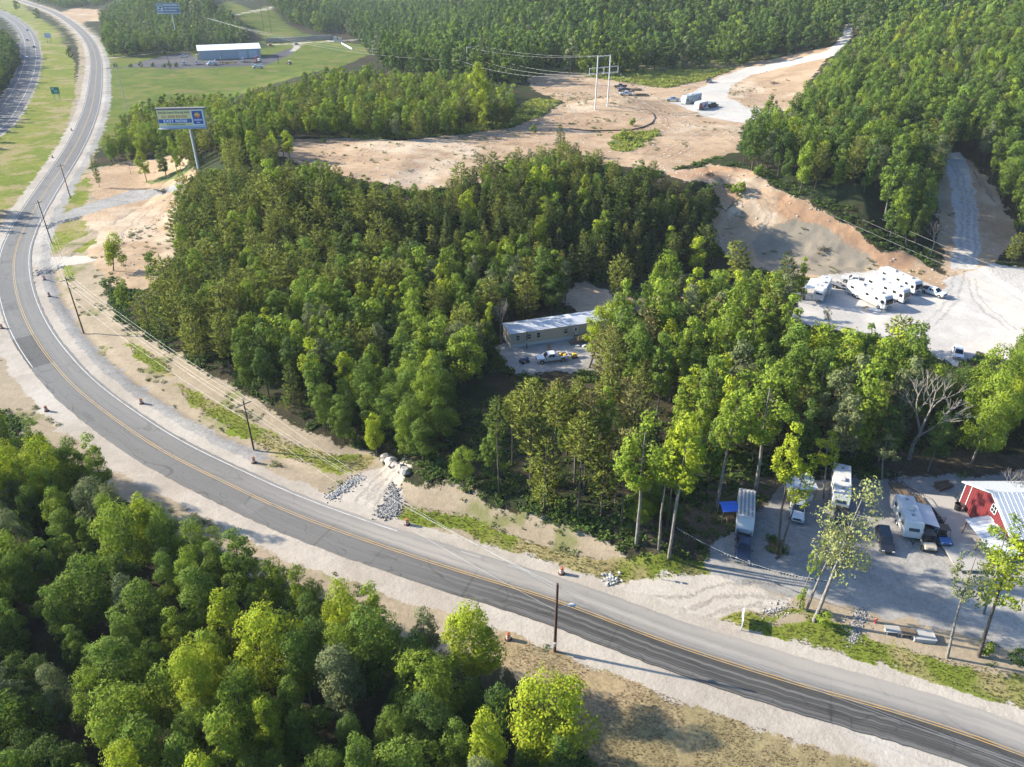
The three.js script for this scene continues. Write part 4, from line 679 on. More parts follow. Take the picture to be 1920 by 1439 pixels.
function trailer(label, L, { H = 2.95, W = 2.4, stripe = M.tan, slide = true, nose = 0.5, ac = true, body = M.shell, cat = 'trailer', nm = 'travel_trailer', windows = true, awning = 0 } = {}) {
  const g = thing(nm, label, cat), f = L / 2;
  part('body', extrude([[-f, 0.55], [f, 0.55], [f, H * 0.55], [f - nose, H - 0.1], [f - nose - 0.3, H], [-f + 0.2, H], [-f, H - 0.2]], W, 0.07), body, g);
  if (windows) for (const s of [-1, 1]) { for (const x of [f - 1.4, 0.2, -f + 1.3]) part('side_window', rbox(0.85, 0.55, 0.04, x, 1.85, s * (W / 2 + 0.005), 0.03), M.glass, g); part('stripe', box(L - 0.8, 0.2, 0.02, 0, 1.15, s * (W / 2 + 0.006)), stripe, g); }
  if (windows) part('front_window', quadPrism([V(f - 0.01, H * 0.56, 0.7), V(f - 0.01, H * 0.56, -0.7), V(f - nose * 0.75, H * 0.8, -0.7), V(f - nose * 0.75, H * 0.8, 0.7)], 0.04), M.glass, g);
  if (slide) part('slide_out', rbox(2.6, 1.6, 0.7, -0.4, 1.6, -W / 2 - 0.3, 0.05), body, g);
  if (ac) { part('air_conditioner', rbox(0.9, 0.3, 0.7, 0, H + 0.15, 0, 0.1), M.cream, g); for (const x of [f - 2, -f + 1.2]) part('roof_vent', rbox(0.4, 0.1, 0.4, x, H + 0.05, 0, 0.03), M.grey, g); }
  part('tongue', [box(1.3, 0.1, 0.1, f + 0.5, 0.5, 0.3, 0.25), box(1.3, 0.1, 0.1, f + 0.5, 0.5, -0.3, -0.25), box(0.12, 0.5, 0.12, f + 0.95, 0.3, 0)], M.dark, g);
  wheels(g, [-0.6, 0.25], W / 2 - 0.12, 0.35, 0.22, M.whitePlastic);
  if (awning) { const s = awning; part('awning', quadPrism([V(-f + 1, 2.55, s * W / 2), V(f - 1, 2.55, s * W / 2), V(f - 1, 2.2, s * (W / 2 + 2.2)), V(-f + 1, 2.2, s * (W / 2 + 2.2))], 0.03), M.fabric, g); for (const x of [-f + 1.05, f - 1.05]) part('awning_post', tubeBetween(V(x, 0, s * (W / 2 + 2.15)), V(x, 2.2, s * (W / 2 + 2.15)), 0.03), M.galv, g); }
  return g;
}
function flatTrailer(label, L, { W = 2.0, rails = true, ramp = false, load, floor = M.wood, frame = M.dark } = {}) {
  const g = thing('flatbed_trailer', label, 'trailer'), f = L / 2;
  const n = 9; for (let i = 0; i < n; i++) part('deck_plank', box(L - 0.1, 0.045, W / n - 0.02, 0, 0.62, (i + 0.5) * W / n - W / 2), floor, g);
  part('frame', [box(L, 0.12, 0.1, 0, 0.53, W / 2 + 0.02), box(L, 0.12, 0.1, 0, 0.53, -W / 2 - 0.02), box(0.1, 0.12, W, f, 0.53, 0), box(0.1, 0.12, W, -f, 0.53, 0), box(1.2, 0.1, 0.1, f + 0.5, 0.5, 0.35, 0.35), box(1.2, 0.1, 0.1, f + 0.5, 0.5, -0.35, -0.35), box(0.1, 0.5, 0.1, f + 0.95, 0.3, 0)], frame, g);
  if (rails) part('side_rail', [1, -1].flatMap((s) => [box(L, 0.06, 0.06, 0, 1.05, s * (W / 2 + 0.03)), ...[-0.98, -0.5, 0, 0.5, 0.98].map((q) => box(0.06, 0.45, 0.06, q * f, 0.83, s * (W / 2 + 0.03)))]), frame, g);
  if (ramp) part('ramp_gate', [...[0.02, 0.35, 0.7, 1.05, 1.4].map((y) => box(0.05, 0.05, W, -f - 0.05, 0.65 + y, 0)), ...[-1, -0.33, 0.33, 1].map((q) => box(0.05, 1.45, 0.05, -f - 0.05, 1.35, q * W / 2 * 0.98))], frame, g);
  for (const s of [-1, 1]) part('fender', rbox(1.6, 0.06, 0.28, -0.4, 0.78, s * (W / 2 + 0.2), 0.03), frame, g);
  wheels(g, [-0.8, 0.0], W / 2 + 0.2, 0.34, 0.2);
  if (load) load(g, f, W);
  return g;
}
function sideBySide(label, mat, roofMat) {
  const g = thing('utility_buggy', label, 'buggy'), W = 1.45; g.scale.setScalar(1.15);
  part('body', [extrude([[-1.45, 0.5], [1.3, 0.45], [1.5, 0.62], [1.35, 0.9], [0.65, 1.05], [0.55, 0.6], [-0.5, 0.6], [-0.55, 0.95], [-1.45, 0.95]], W - 0.1, 0.06)], mat, g);
  for (const x of [0.15]) part('seat', [rbox(0.5, 0.2, 1.2, x - 0.2, 0.72, 0, 0.06), rbox(0.16, 0.6, 1.2, x - 0.48, 1.05, 0, 0.06)], M.dark, g);
  part('roll_cage', [1, -1].flatMap((s) => [tubeBetween(V(0.75, 1.0, s * 0.62), V(0.3, 1.85, s * 0.55), 0.03), tubeBetween(V(0.3, 1.85, s * 0.55), V(-0.65, 1.85, s * 0.55), 0.03), tubeBetween(V(-0.65, 1.85, s * 0.55), V(-0.8, 0.9, s * 0.62), 0.03)]), M.dark, g);
  part('roof', rbox(1.15, 0.06, 1.2, -0.18, 1.88, 0, 0.03), roofMat, g);
  for (const s of [-1, 1]) part('headlight', rbox(0.08, 0.1, 0.2, 1.42, 0.78, s * 0.45, 0.03), M.lamp, g);
  part('bumper', [tubeBetween(V(1.55, 0.5, -0.5), V(1.55, 0.5, 0.5), 0.035), tubeBetween(V(1.55, 0.75, -0.4), V(1.55, 0.75, 0.4), 0.03)], M.dark, g);
  wheels(g, [1.0, -1.0], W / 2 - 0.05, 0.36, 0.3, M.dark);
  return g;
}
function quad(label, mat) {
  const g = thing('quad_bike', label, 'quad bike');
  part('body', [extrude([[-0.85, 0.6], [-0.2, 0.55], [0.3, 0.6], [0.9, 0.62], [0.85, 0.85], [0.35, 0.95], [0, 0.82], [-0.85, 0.85]], 0.75, 0.06)], mat, g);
  part('seat', rbox(0.8, 0.14, 0.34, -0.25, 0.9, 0, 0.06), M.dark, g); part('handlebar', [tubeBetween(V(0.35, 1.15, -0.4), V(0.35, 1.15, 0.4), 0.025), tubeBetween(V(0.45, 0.9, 0), V(0.35, 1.15, 0), 0.03)], M.dark, g);
  part('rack', [0.5, 0.65, 0.8, -0.55, -0.7, -0.85].map((x) => box(0.03, 0.03, 0.7, x, 0.98, 0)), M.dark, g);
  wheels(g, [0.62, -0.62], 0.46, 0.29, 0.24, M.dark);
  return g;
}
function bucketTruck(label, { boom = 1, tilt = 0.04, back = false } = {}) {
  const g = thing('bucket_truck', label, 'utility truck'), L = 7.4, f = L / 2, W = 2.3;
  part('body', [rbox(1.3, 0.9, W - 0.3, f - 0.65, 1.15, 0, 0.15), rbox(1.7, 1.0, W - 0.1, f - 2.05, 1.2, 0, 0.1), box(L - 0.4, 0.25, 1.0, 0, 0.7, 0)], M.white, g);
  const c = frustum(f - 2.9, f - 1.15, f - 2.8, f - 1.7, 1.68, 2.4, W - 0.15, W - 0.4); part('cab', c.geo, M.white, g);
  part('windshield', c.pane('front', 0.06, 0.94, 0.08, 0.92), M.glass, g); for (const s of ['left', 'right']) part('side_window', c.pane(s, 0.15, 0.85, 0.1, 0.85), M.glass, g);
  part('tool_box', [rbox(3.9, 1.1, 0.55, -1.5, 1.4, 0.85, 0.04), rbox(3.9, 1.1, 0.55, -1.5, 1.4, -0.85, 0.04), box(3.9, 0.1, 1.2, -1.5, 1.0, 0)], M.white, g);
  part('turret', new THREE.CylinderGeometry(0.35, 0.45, 1.0, 10).translate(-1.4, 1.6, 0), M.dark, g);
  if (boom) { part('boom', [box(6.4, 0.34, 0.34, 1.0, 2.7, 0, 0, 0, tilt), box(5.2, 0.26, 0.26, 1.2, 3.05, 0, 0, 0, tilt * 0.5)], M.whitePlastic, g); part('bucket', rbox(0.7, 1.0, 0.7, -2.4, 2.9, 0, 0.08), M.whitePlastic, g); }
  wheels(g, [f - 1.1, -f + 1.7], W / 2 - 0.16, 0.48, 0.3);
  return g;
}
console.log('stage: vehicles');

// ---- front gravel yard
{
  const t = place(trailer('long white enclosed trailer with dark streaked roof by the blue canopy', 7.6, { H: 2.7, W: 2.3, slide: false, windows: false, ac: false, nose: 1.0, nm: 'cargo_trailer' }), [1396, 952], [1394, 1000]);
  for (let i = 0; i < 9; i++) part('roof_rib', box(0.05, 0.03, 2.1, -3.5 + i * 0.78, 2.71, 0), M.galv, t);
  for (let i = 0; i < 4; i++) part('roof_panel', box(6.1, 0.012, 0.3, -0.7, 2.706, -0.78 + i * 0.52), M.grey, t);
}
place(pickup('navy blue pickup hitched to the long white enclosed trailer', M.navy), [1392, 1006], [1390, 1058]);
{
  const p = at(1364, 972), g = thing('blue_canopy', 'small blue tarp canopy beside the long white enclosed trailer', 'canopy', [p.x, p.y, p.z], 0.05); NOTREE.push([p.x, p.z, 3]);
  const n = 6, W = 2.5, D = 2.2; part('tarp', [quadPrism([V(-W / 2, 2.1, D / 2), V(W / 2, 2.15, D / 2), V(W / 2, 2.4, 0), V(-W / 2, 2.35, 0)], 0.02), quadPrism([V(-W / 2, 2.35, 0), V(W / 2, 2.4, 0), V(W / 2, 2.15, -D / 2), V(-W / 2, 2.1, -D / 2)], 0.02)], M.blueTarp, g);
  for (const [x, z] of [[-1, -1], [1, -1], [1, 1], [-1, 1]]) part('post', tubeBetween(V(x * W * 0.48, 0, z * D * 0.48), V(x * W * 0.48, 2.1, z * D * 0.48), 0.025), M.galv, g);
  const c = thing('wooden_crate', 'brown crate under the blue canopy', 'crate', [p.x + 0.2, p.y, p.z + 0.6], 0.2); for (let i = 0; i < 4; i++) part('slat', box(1.1, 0.16, 0.04, 0, 0.12 + i * 0.2, 0.35), M.wood, c); part('box', box(1.08, 0.78, 0.66, 0, 0.4, 0), M.brown, c);
}
place(pickup('white pickup with open dark bed backed under the white canopy', M.white), [1494, 935], [1492, 985]);
{
  const p = at(1489, 926), g = thing('white_canopy', 'white pitched canopy with wooden posts behind the white pickup', 'canopy', [p.x, p.y, p.z], 0.12); NOTREE.push([p.x, p.z, 4]);
  const W = 4.6, D = 4.2; part('roof_sheet', [quadPrism([V(-W / 2, 2.3, D / 2), V(W / 2, 2.3, D / 2), V(W / 2, 3.0, 0), V(-W / 2, 3.0, 0)], 0.03), quadPrism([V(-W / 2, 3.0, 0), V(W / 2, 3.0, 0), V(W / 2, 2.3, -D / 2), V(-W / 2, 2.3, -D / 2)], 0.03)], M.fabric, g);
  for (const [x, z] of [[-1, -1], [0, 1], [1, -1], [1, 1], [-1, 1]]) part('post', box(0.12, 2.35, 0.12, x * W * 0.47, 1.17, z * D * 0.47), M.newWood, g);
  part('counter', [box(3.4, 0.08, 0.7, 0.2, 0.95, D * 0.4), box(3.3, 0.9, 0.05, 0.2, 0.45, D * 0.4 + 0.3)], M.trim, g);
}
place(trailer('white camper half hidden under the trees beside the white canopy', 8, { slide: false }), [1572, 902], [1572, 955]);
place(pickup('black pickup under the pale gold tree', M.black), [1577, 966], [1568, 1005]);
place(wagon('dark grey car between the pale gold tree stems', M.grey, { suv: false, H: 1.5 }), [1573, 1025], [1564, 1062]);
place(wagon('dark car with its silver front out from below the pale gold crown', M.black, { H: 1.6 }), [1654, 1004], [1662, 1034]);
place(trailer('white camper with a blue-grey awning beside the flatbed trailers', 6.6, { H: 2.9, slide: false, awning: -1, body: M.shell }), [1686, 957], [1707, 1014]);
place(flatTrailer('brown decked flatbed trailer standing farther from the camper awning', 5.6, { W: 1.9 }), [1705, 952], [1680, 916]);
place(flatTrailer('long flatbed trailer with a raised ramp gate beside the camper awning', 6.2, { ramp: true, W: 2.0 }), [1748, 985], [1716, 942]);
place(quad('black quad bike behind the buggies, beside the ramp gate', M.black), [1740, 978], [1750, 990]);
place(quad('dark quad bike next to the camper awning', M.dark), [1756, 978], [1762, 992]);
place(sideBySide('tan and black open buggy nosed toward the road beside the camper', M.tan, M.dark), [1729, 1008], [1742, 1036]);
place(sideBySide('blue-black open buggy parked right of the tan buggy', M.blue, M.dark), [1756, 1000], [1770, 1026]);
{
  const p = at(1768, 914), g = thing('timber_pile', 'dark timber pile at the back edge of the gravel yard', 'wood pile', [p.x, p.y, p.z], 0.3);
  for (let i = 0; i < 9; i++) part('beam', box(rr(2.2, 3.2), 0.24, 0.24, rr(-0.2, 0.2), 0.14 + Math.floor(i / 4) * 0.26, (i % 4) * 0.34 - 0.5, rr(-0.12, 0.12)), M.brown, g);
  const q = at(1722, 925), s = thing('loose_pole', 'thin dark pole lying on the gravel beside the trailers', 'pole', [q.x, q.y + 0.1, q.z], 0); part('shaft', tubeBetween(V(-1.2, 0.06, -1.6), V(1.2, 0.1, 1.7), 0.07), M.brown, s);
}
// red barn
{
  const z0 = -84, z1 = -72.6, zm = (z0 + z1) / 2, x0 = 65.4, x1 = 92, y = 0.05, g = thing('red_barn', 'red barn with silver metal roof, white trim and lean-to porch', 'barn', [x0, y, zm]); NOTREE.push([76, -79, 15]);
  const hw = (z1 - z0) / 2, E = 4.0, R = 6.6, X = x1 - x0;
  const gable = new THREE.Shape([[-hw, 0], [hw, 0], [hw, E], [0, R], [-hw, E]].map(([a, b]) => new THREE.Vector2(a, b)));
  const gg = new THREE.ExtrudeGeometry(gable, { depth: 0.2, bevelEnabled: false }).rotateY(-Math.PI / 2).translate(0.2, 0, 0);
  part('gable_wall', gg, M.barn, g); part('side_wall', [box(X - 0.2, E, 0.2, X / 2 + 0.1, E / 2, hw - 0.1), box(X - 0.2, E, 0.2, X / 2 + 0.1, E / 2, -hw + 0.1)], M.barn, g);
  for (let i = 0; i < 26; i++) part('wall_batten', box(0.03, mix(E, R, 1 - Math.abs((i + 0.5) / 26 * 2 - 1)) - 0.1, 0.05, -0.012, (mix(E, R, 1 - Math.abs((i + 0.5) / 26 * 2 - 1)) - 0.1) / 2, ((i + 0.5) / 26 * 2 - 1) * hw), M.barn, g);
  const roof = part('roof', [1, -1].map((s) => quadPrism(s > 0 ? [V(-0.45, E - 0.18, s * (hw + 0.4)), V(X, E - 0.18, s * (hw + 0.4)), V(X, R + 0.06, 0), V(-0.45, R + 0.06, 0)] : [V(-0.45, R + 0.06, 0), V(X, R + 0.06, 0), V(X, E - 0.18, s * (hw + 0.4)), V(-0.45, E - 0.18, s * (hw + 0.4))], 0.08)), M.roof, g);
  for (let i = 0; i < 44; i++) for (const s of [-1, 1]) part('roof_rib', tubeBetween(V(-0.3 + i * 0.62, E - 0.08, s * (hw + 0.38)), V(-0.3 + i * 0.62, R + 0.15, 0), 0.03, 0.03, 4), M.roof, roof);
  part('trim', [1, -1].map((s) => quadPrism([V(-0.5, E - 0.32, s * (hw + 0.4)), V(-0.5, E - 0.1, s * (hw + 0.4)), V(-0.5, R + 0.14, 0), V(-0.5, R - 0.1, 0)], 0.04)).concat([box(0.1, E, 0.14, -0.03, E / 2, -hw + 0.05), box(0.05, 4.6, 0.12, -0.04, 2.3, -hw + 1.35)]), M.trim, g);
  for (const [z, yy] of [[0.9, 4.6], [1.2, 2.6], [2.9, 2.6]]) { const w = part('window', box(0.05, 1.15, 0.95, -0.04, yy, z), M.glass, g); part('frame', [box(0.06, 0.1, 1.15, -0.06, yy + 0.6, z), box(0.06, 0.1, 1.15, -0.06, yy - 0.6, z), box(0.06, 1.3, 0.1, -0.06, yy, z + 0.52), box(0.06, 1.3, 0.1, -0.06, yy, z - 0.52), box(0.06, 1.2, 0.06, -0.06, yy, z), box(0.06, 0.06, 1.0, -0.06, yy, z)], M.trim, w); }
  const pr = part('porch_roof', quadPrism([V(-3.0, 2.35, hw + 2.3), V(-0.05, 3.05, hw + 2.3), V(-0.05, 3.05, 0.4), V(-3.0, 2.35, 0.4)], 0.07), M.roof, g);
  for (let i = 0; i < 13; i++) part('roof_rib', tubeBetween(V(-3.0, 2.45, 0.5 + i * 0.62), V(-0.05, 3.14, 0.5 + i * 0.62), 0.025, 0.025, 4), M.roof, pr);
  for (const z of [0.6, 4, hw + 2.1]) part('porch_post', box(0.16, 2.35, 0.16, -2.85, 1.17, z), M.brown, g);
  const slab = new THREE.Mesh(quadPrism([V(58.2, 0.16, -70.5), V(65.4, 0.16, -70.5), V(65.4, 0.16, -85.5), V(59.4, 0.16, -86.5)], -0.12), M.concrete); slab.name = 'concrete_slab'; slab.receiveShadow = true; structure(slab);
  const q = V(64.4, 0.2, -82.6), b = thing('trash_bin', 'two-handled black round bin against the red barn wall', 'bin', [q.x, q.y, q.z]); part('body', new THREE.CylinderGeometry(0.52, 0.42, 1.0, 16, 1, true).translate(0, 0.5, 0), std(lin(0.012, 0.012, 0.015), 0.6, 0, { side: THREE.DoubleSide }), b); part('rim', new THREE.TorusGeometry(0.52, 0.05, 6, 18).rotateX(Math.PI / 2).translate(0, 1.0, 0), M.dark, b); part('base', new THREE.CylinderGeometry(0.42, 0.42, 0.05, 16).translate(0, 0.03, 0), M.dark, b);
}
// white sign, delineator, hydrant, benches, pennants
{
  const p = at(1391, 1171), g = thing('roadside_sign', 'white board sign standing on the grass island by the yard entrance', 'sign', [p.x, p.y, p.z], 1.25); part('board', rbox(2.2, 1.25, 0.08, 0, 1.05, 0, 0.02), M.trim, g); for (const s of [-1, 1]) part('post', box(0.1, 1.7, 0.1, s * 1.0, 0.75, -0.09), M.trim, g);
  const q = at(1240, 1087), d = thing('marker_post', 'thin white marker post with two small plates at the yard entrance', 'post', [q.x, q.y, q.z], 1.4); part('post', box(0.08, 1.7, 0.08, 0, 0.85, 0), M.trim, d); for (const y of [1.0, 1.45]) part('plate', box(0.34, 0.3, 0.02, 0, y, 0.05), M.galv, d);
  const h = at(1641, 1168), f = thing('fire_hydrant', 'small red hydrant on the dirt strip below the yard', 'hydrant', [h.x, h.y, h.z]); part('barrel', new THREE.LatheGeometry([[0.16, 0], [0.16, 0.08], [0.11, 0.1], [0.11, 0.55], [0.15, 0.58], [0.14, 0.66], [0.08, 0.76], [0, 0.8]].map(([a, b]) => new THREE.Vector2(a, b)), 12), M.red, f); for (const s of [-1, 1]) part('outlet', new THREE.CylinderGeometry(0.06, 0.06, 0.12, 8).rotateZ(Math.PI / 2).translate(s * 0.15, 0.45, 0), M.red, f);
  const bench = (px, label, L, top) => { const a = at(...px), t = thing('low_table', label, 'table', [a.x, a.y, a.z], -0.12); for (let i = 0; i < 4; i++) part('board', box(L, 0.06, 0.26, 0, 0.6, -0.42 + i * 0.28), top, t); for (const s of [-1, 1]) part('leg', box(0.12, 0.58, 0.9, s * L * 0.38, 0.29, 0), M.concrete, t); };
  bench([1672, 1187], 'small grey low table nearest the red hydrant', 1.7, M.concrete); bench([1700, 1192], 'brown low table between the two grey ones', 1.9, M.wood);
  const a = at(1730, 1197), t = thing('shallow_box', 'wide shallow metal-rimmed box on the dirt strip', 'box', [a.x, a.y, a.z], -0.12); part('tray', box(2.4, 0.5, 1.5, 0, 0.25, 0), M.concrete, t); part('rim', [box(2.5, 0.1, 0.08, 0, 0.55, 0.75), box(2.5, 0.1, 0.08, 0, 0.55, -0.75), box(0.08, 0.1, 1.5, 1.22, 0.55, 0), box(0.08, 0.1, 1.5, -1.22, 0.55, 0)], M.galv, t); part('lid', box(2.36, 0.03, 1.44, 0, 0.52, 0), M.concrete, t);  // plain shallow box with a metal rim, not part of any dumpster
  const A = at(1262, 1035).add(V(0, 4.2, 0)), C = at(1536, 1150).add(V(0, 5.4, 0)), s = thing('pennant_string', 'string of small white pennants across the yard entrance', 'pennants', [0, 0, 0]); const pt = (k) => A.clone().lerp(C, k).add(V(0, -1.5 * 4 * k * (1 - k), 0)), N = 54;
  const rope = []; for (let i = 0; i < 26; i++) rope.push(tubeBetween(pt(i / 26), pt((i + 1) / 26), 0.018, 0.018, 4)); part('rope', rope, M.trim, s);
  const fl = new THREE.BufferGeometry(); fl.setAttribute('position', new THREE.Float32BufferAttribute([-0.13, 0, 0, 0.13, 0, 0, 0, -0.34, 0.03], 3)); fl.setAttribute('normal', new THREE.Float32BufferAttribute([0, 0, 1, 0, 0, 1, 0, 0, 1], 3)); const fm = std(lin(0.75, 0.75, 0.75), 0.8, 0, { side: THREE.DoubleSide });
  for (let i = 1; i < N; i++) { const m = new THREE.Mesh(fl, fm); m.name = 'pennant'; m.position.copy(pt(i / N)); m.rotation.y = -0.5 + Math.sin(i * 7) * 0.6; s.add(m); }
}
console.log('stage: yard');
// ---- trailer home in the wood
{
  const a = at(957, 653), d = V(13.6, 0, -4.4).normalize(), L = 24, W = 5, turn = Math.atan2(-d.z, d.x), n = V(-d.z, 0, d.x), c = a.clone().addScaledVector(d, L / 2).addScaledVector(n, -W / 2);
  const g = thing('trailer_home', 'long beige trailer home with pale roof in the wood clearing', 'mobile home', [c.x, a.y - 0.05, c.z], turn); for (let i = -2; i < 3; i++) NOTREE.push([c.x + d.x * i * 5, c.z + d.z * i * 5, 5]);
  part('wall', box(L, 2.5, W, 0, 1.95, 0), M.siding, g); part('skirting', box(L + 0.06, 0.72, W + 0.06, 0, 0.36, 0), M.trim, g);
  for (let i = 0; i < 8; i++) part('siding_board', box(L + 0.02, 0.02, 0.03, 0, 0.9 + i * 0.29, W / 2 + 0.01), M.siding, g);
  const sh = extrude([[-W / 2 - 0.2, 3.2], [W / 2 + 0.2, 3.2], [W / 2 + 0.2, 3.28], [0, 3.75], [-W / 2 - 0.2, 3.28]], L + 0.5, 0.02).rotateY(Math.PI / 2); part('roof', sh, std(lin(0.40, 0.41, 0.43), 0.6), g);
  for (const x of [-10.4, -8.0, -6.0, 0.0]) { const w = part('window', box(0.75, 1.1, 0.05, x, 2.1, W / 2 + 0.03), M.glass, g); part('frame', [box(0.95, 0.09, 0.08, x, 2.69, W / 2 + 0.04), box(0.95, 0.09, 0.08, x, 1.51, W / 2 + 0.04), box(0.95, 0.07, 0.08, x, 2.1, W / 2 + 0.04), box(0.09, 1.25, 0.08, x - 0.42, 2.1, W / 2 + 0.04), box(0.09, 1.25, 0.08, x + 0.42, 2.1, W / 2 + 0.04)], M.trim, w); }
  const dr = part('door', box(0.95, 2.05, 0.07, 2.2, 1.8, W / 2 + 0.035), M.trim, g); part('pane', new THREE.CylinderGeometry(0.2, 0.2, 0.04, 14).rotateX(Math.PI / 2).scale(1, 2.2, 1).translate(2.2, 2.2, W / 2 + 0.08), M.glass, dr); part('porch_light', rbox(0.16, 0.24, 0.16, 1.4, 2.5, W / 2 + 0.1, 0.04), M.trim, g);
  const loc = (x, z, y = 0) => c.clone().addScaledVector(d, x).addScaledVector(n, z).setY(land(c.x + d.x * x + n.x * z, c.z + d.z * x + n.z * z) + y);
  const p = loc(-8.9, W / 2 + 1.2), po = thing('service_pole', 'short dark wooden post in front of the trailer home wall', 'post', [p.x, p.y, p.z]); part('post', box(0.22, 4.0, 0.22, 0, 1.9, 0), M.pole, po); part('meter_box', box(0.35, 0.5, 0.2, 0, 1.6, 0.2), M.galv, po);
  const q = loc(3.0, W / 2 + 1.6), dk = thing('wooden_deck', 'new yellow wooden deck and steps at the trailer home door', 'deck', [q.x, q.y, q.z], turn);
  for (let i = 0; i < 10; i++) part('deck_board', box(3.4, 0.05, 0.24, 0.3, 0.85, -1.2 + i * 0.26), M.newWood, dk); for (const x of [-1.3, 1.9]) for (const z of [-1.1, 1.1]) part('post', box(0.14, 1.8, 0.14, x, 0.9, z), M.newWood, dk); part('rail', [box(3.3, 0.1, 0.08, 0.3, 1.8, 1.15), box(3.3, 0.1, 0.08, 0.3, 1.35, 1.15), box(0.08, 0.1, 2.3, 1.9, 1.8, 0)], M.newWood, dk); for (let i = 0; i < 4; i++) part('step', box(0.34, 0.06, 1.4, -1.6 - i * 0.34, 0.68 - i * 0.2, 0.3), M.wood, dk);
  for (let i = 0; i < 5; i++) { const s = loc(1.2 + i * 1.3, W / 2 + 3.6 + (i % 2) * 0.5); const bl = thing('building_block', 'pale building block on the gravel below the wooden deck', 'block', [s.x, s.y, s.z], i * 0.7, 'blocks below the deck'); part('block', rbox(0.8, 0.3, 0.45, 0, 0.15, 0, 0.03), M.trim, bl); }
  const w = at(1029, 653), lp = thing('lumber_stack', 'small stack of boards on the gravel between trailer home and pickup', 'lumber', [w.x, w.y, w.z], turn + 1.2); for (let i = 0; i < 6; i++) part('plank', box(2.6, 0.08, 0.2, rr(-0.1, 0.1), 0.1 + Math.floor(i / 3) * 0.09, -0.25 + (i % 3) * 0.25, rr(-0.04, 0.04)), M.newWood, lp);
  place(pickup('white crew pickup with yellow tools in its bed before the trailer home', M.white, { L: 6.4, load: (o, b, f) => { for (let i = 0; i < 5; i++) part('tool_crate', rbox(0.55, 0.4, 0.5, b - 0.45 - i * 0.42, 1.05 + (i % 2) * 0.08, (i % 3 - 1) * 0.5, 0.05), i % 2 ? M.yellow : M.newWood, o); part('tool_box', rbox(0.5, 0.45, 1.7, b - 0.3, 1.12, 0, 0.04), M.galv, o); } }), [1066, 673], [1004, 680]);
  const e = at(1077, 671), cm = thing('plate_compactor', 'small yellow machine standing behind the white crew pickup', 'machine', [e.x, e.y, e.z], 0.2); part('base', rbox(1.2, 0.25, 0.9, 0, 0.2, 0, 0.06), M.dark, cm); part('engine', rbox(0.9, 0.7, 0.7, 0, 0.65, 0, 0.1), M.yellow, cm); part('handle', [tubeBetween(V(0.4, 0.6, 0.3), V(1.1, 1.2, 0.3), 0.03), tubeBetween(V(0.4, 0.6, -0.3), V(1.1, 1.2, -0.3), 0.03), tubeBetween(V(1.1, 1.2, -0.3), V(1.1, 1.2, 0.3), 0.03)], M.dark, cm);
  const r = at(983, 679), kb = quad('small dark quad bike left of the white crew pickup', M.blue); put(kb, [983, 680], 0.5); 
}
// ---- pale yard with motorhomes
place(trailer('white fifth-wheel camper with a side awning at the yard edge by the pines', 8.6, { H: 3.3, awning: 1, nose: 1.0 }), [1546, 540], [1531, 568]);
place(flatTrailer('grey car-hauler trailer between the fifth-wheel camper and the motorhomes', 7, { rails: false, floor: M.grey, load: (o) => part('spare_wheel', new THREE.CylinderGeometry(0.4, 0.4, 0.3, 14).translate(1.2, 0.82, 0), M.tyre, o) }), [1552, 532], [1590, 545]);
place(pickup('white pickup parked nose-left behind the motorhomes', M.white), [1620, 533], [1583, 527]);
place(motorhome('long white motorhome nearest the wood with open cab windows', 11.2), [1596, 550], [1660, 581], 0);
place(motorhome('white motorhome parked in the middle of the three', 10.6, { stripe: M.cream }), [1632, 540], [1690, 565], 0);
place(motorhome('white motorhome against the dirt bank, farthest of the three', 10.8, { roofTone: M.cream }), [1660, 527], [1710, 549], 0);
place(pickup('white pickup with black gear on its bed right of the motorhomes', M.white, { load: (o, b, f) => { part('gear', [rbox(1.2, 0.7, 1.3, b - 0.8, 1.25, 0, 0.2), rbox(0.6, 0.9, 1.0, -f - 0.5, 0.8, 0, 0.2)], M.dark, o); } }), [1728, 546], [1770, 560]);
place(wagon('white car alone on the pale gravel near the bare grey tree', M.white), [1793, 658], [1797, 678]);
place(quad('brown quad bike by the pines left of the fifth-wheel camper', M.brown), [1495, 560], [1508, 562]);
{ const p = at(1622, 582), t = thing('camp_table', 'low folding camp table beside the nearest motorhome', 'table', [p.x, p.y, p.z], 0.5); for (let i = 0; i < 4; i++) part('board', box(1.8, 0.05, 0.2, 0, 0.7, -0.3 + i * 0.21), M.newWood, t); for (const x of [-0.7, 0.7]) for (const z of [-0.3, 0.3]) part('leg', box(0.05, 0.7, 0.05, x, 0.35, z), M.galv, t);
  const q = at(1638, 581), r = thing('outdoor_rug', 'pale outdoor rug on the gravel beside the nearest motorhome', 'rug', [q.x, q.y + 0.08, q.z], -0.5); part('mat', rbox(3.2, 0.03, 1.6, 0, 0, 0, 0.01), M.trim, r); }
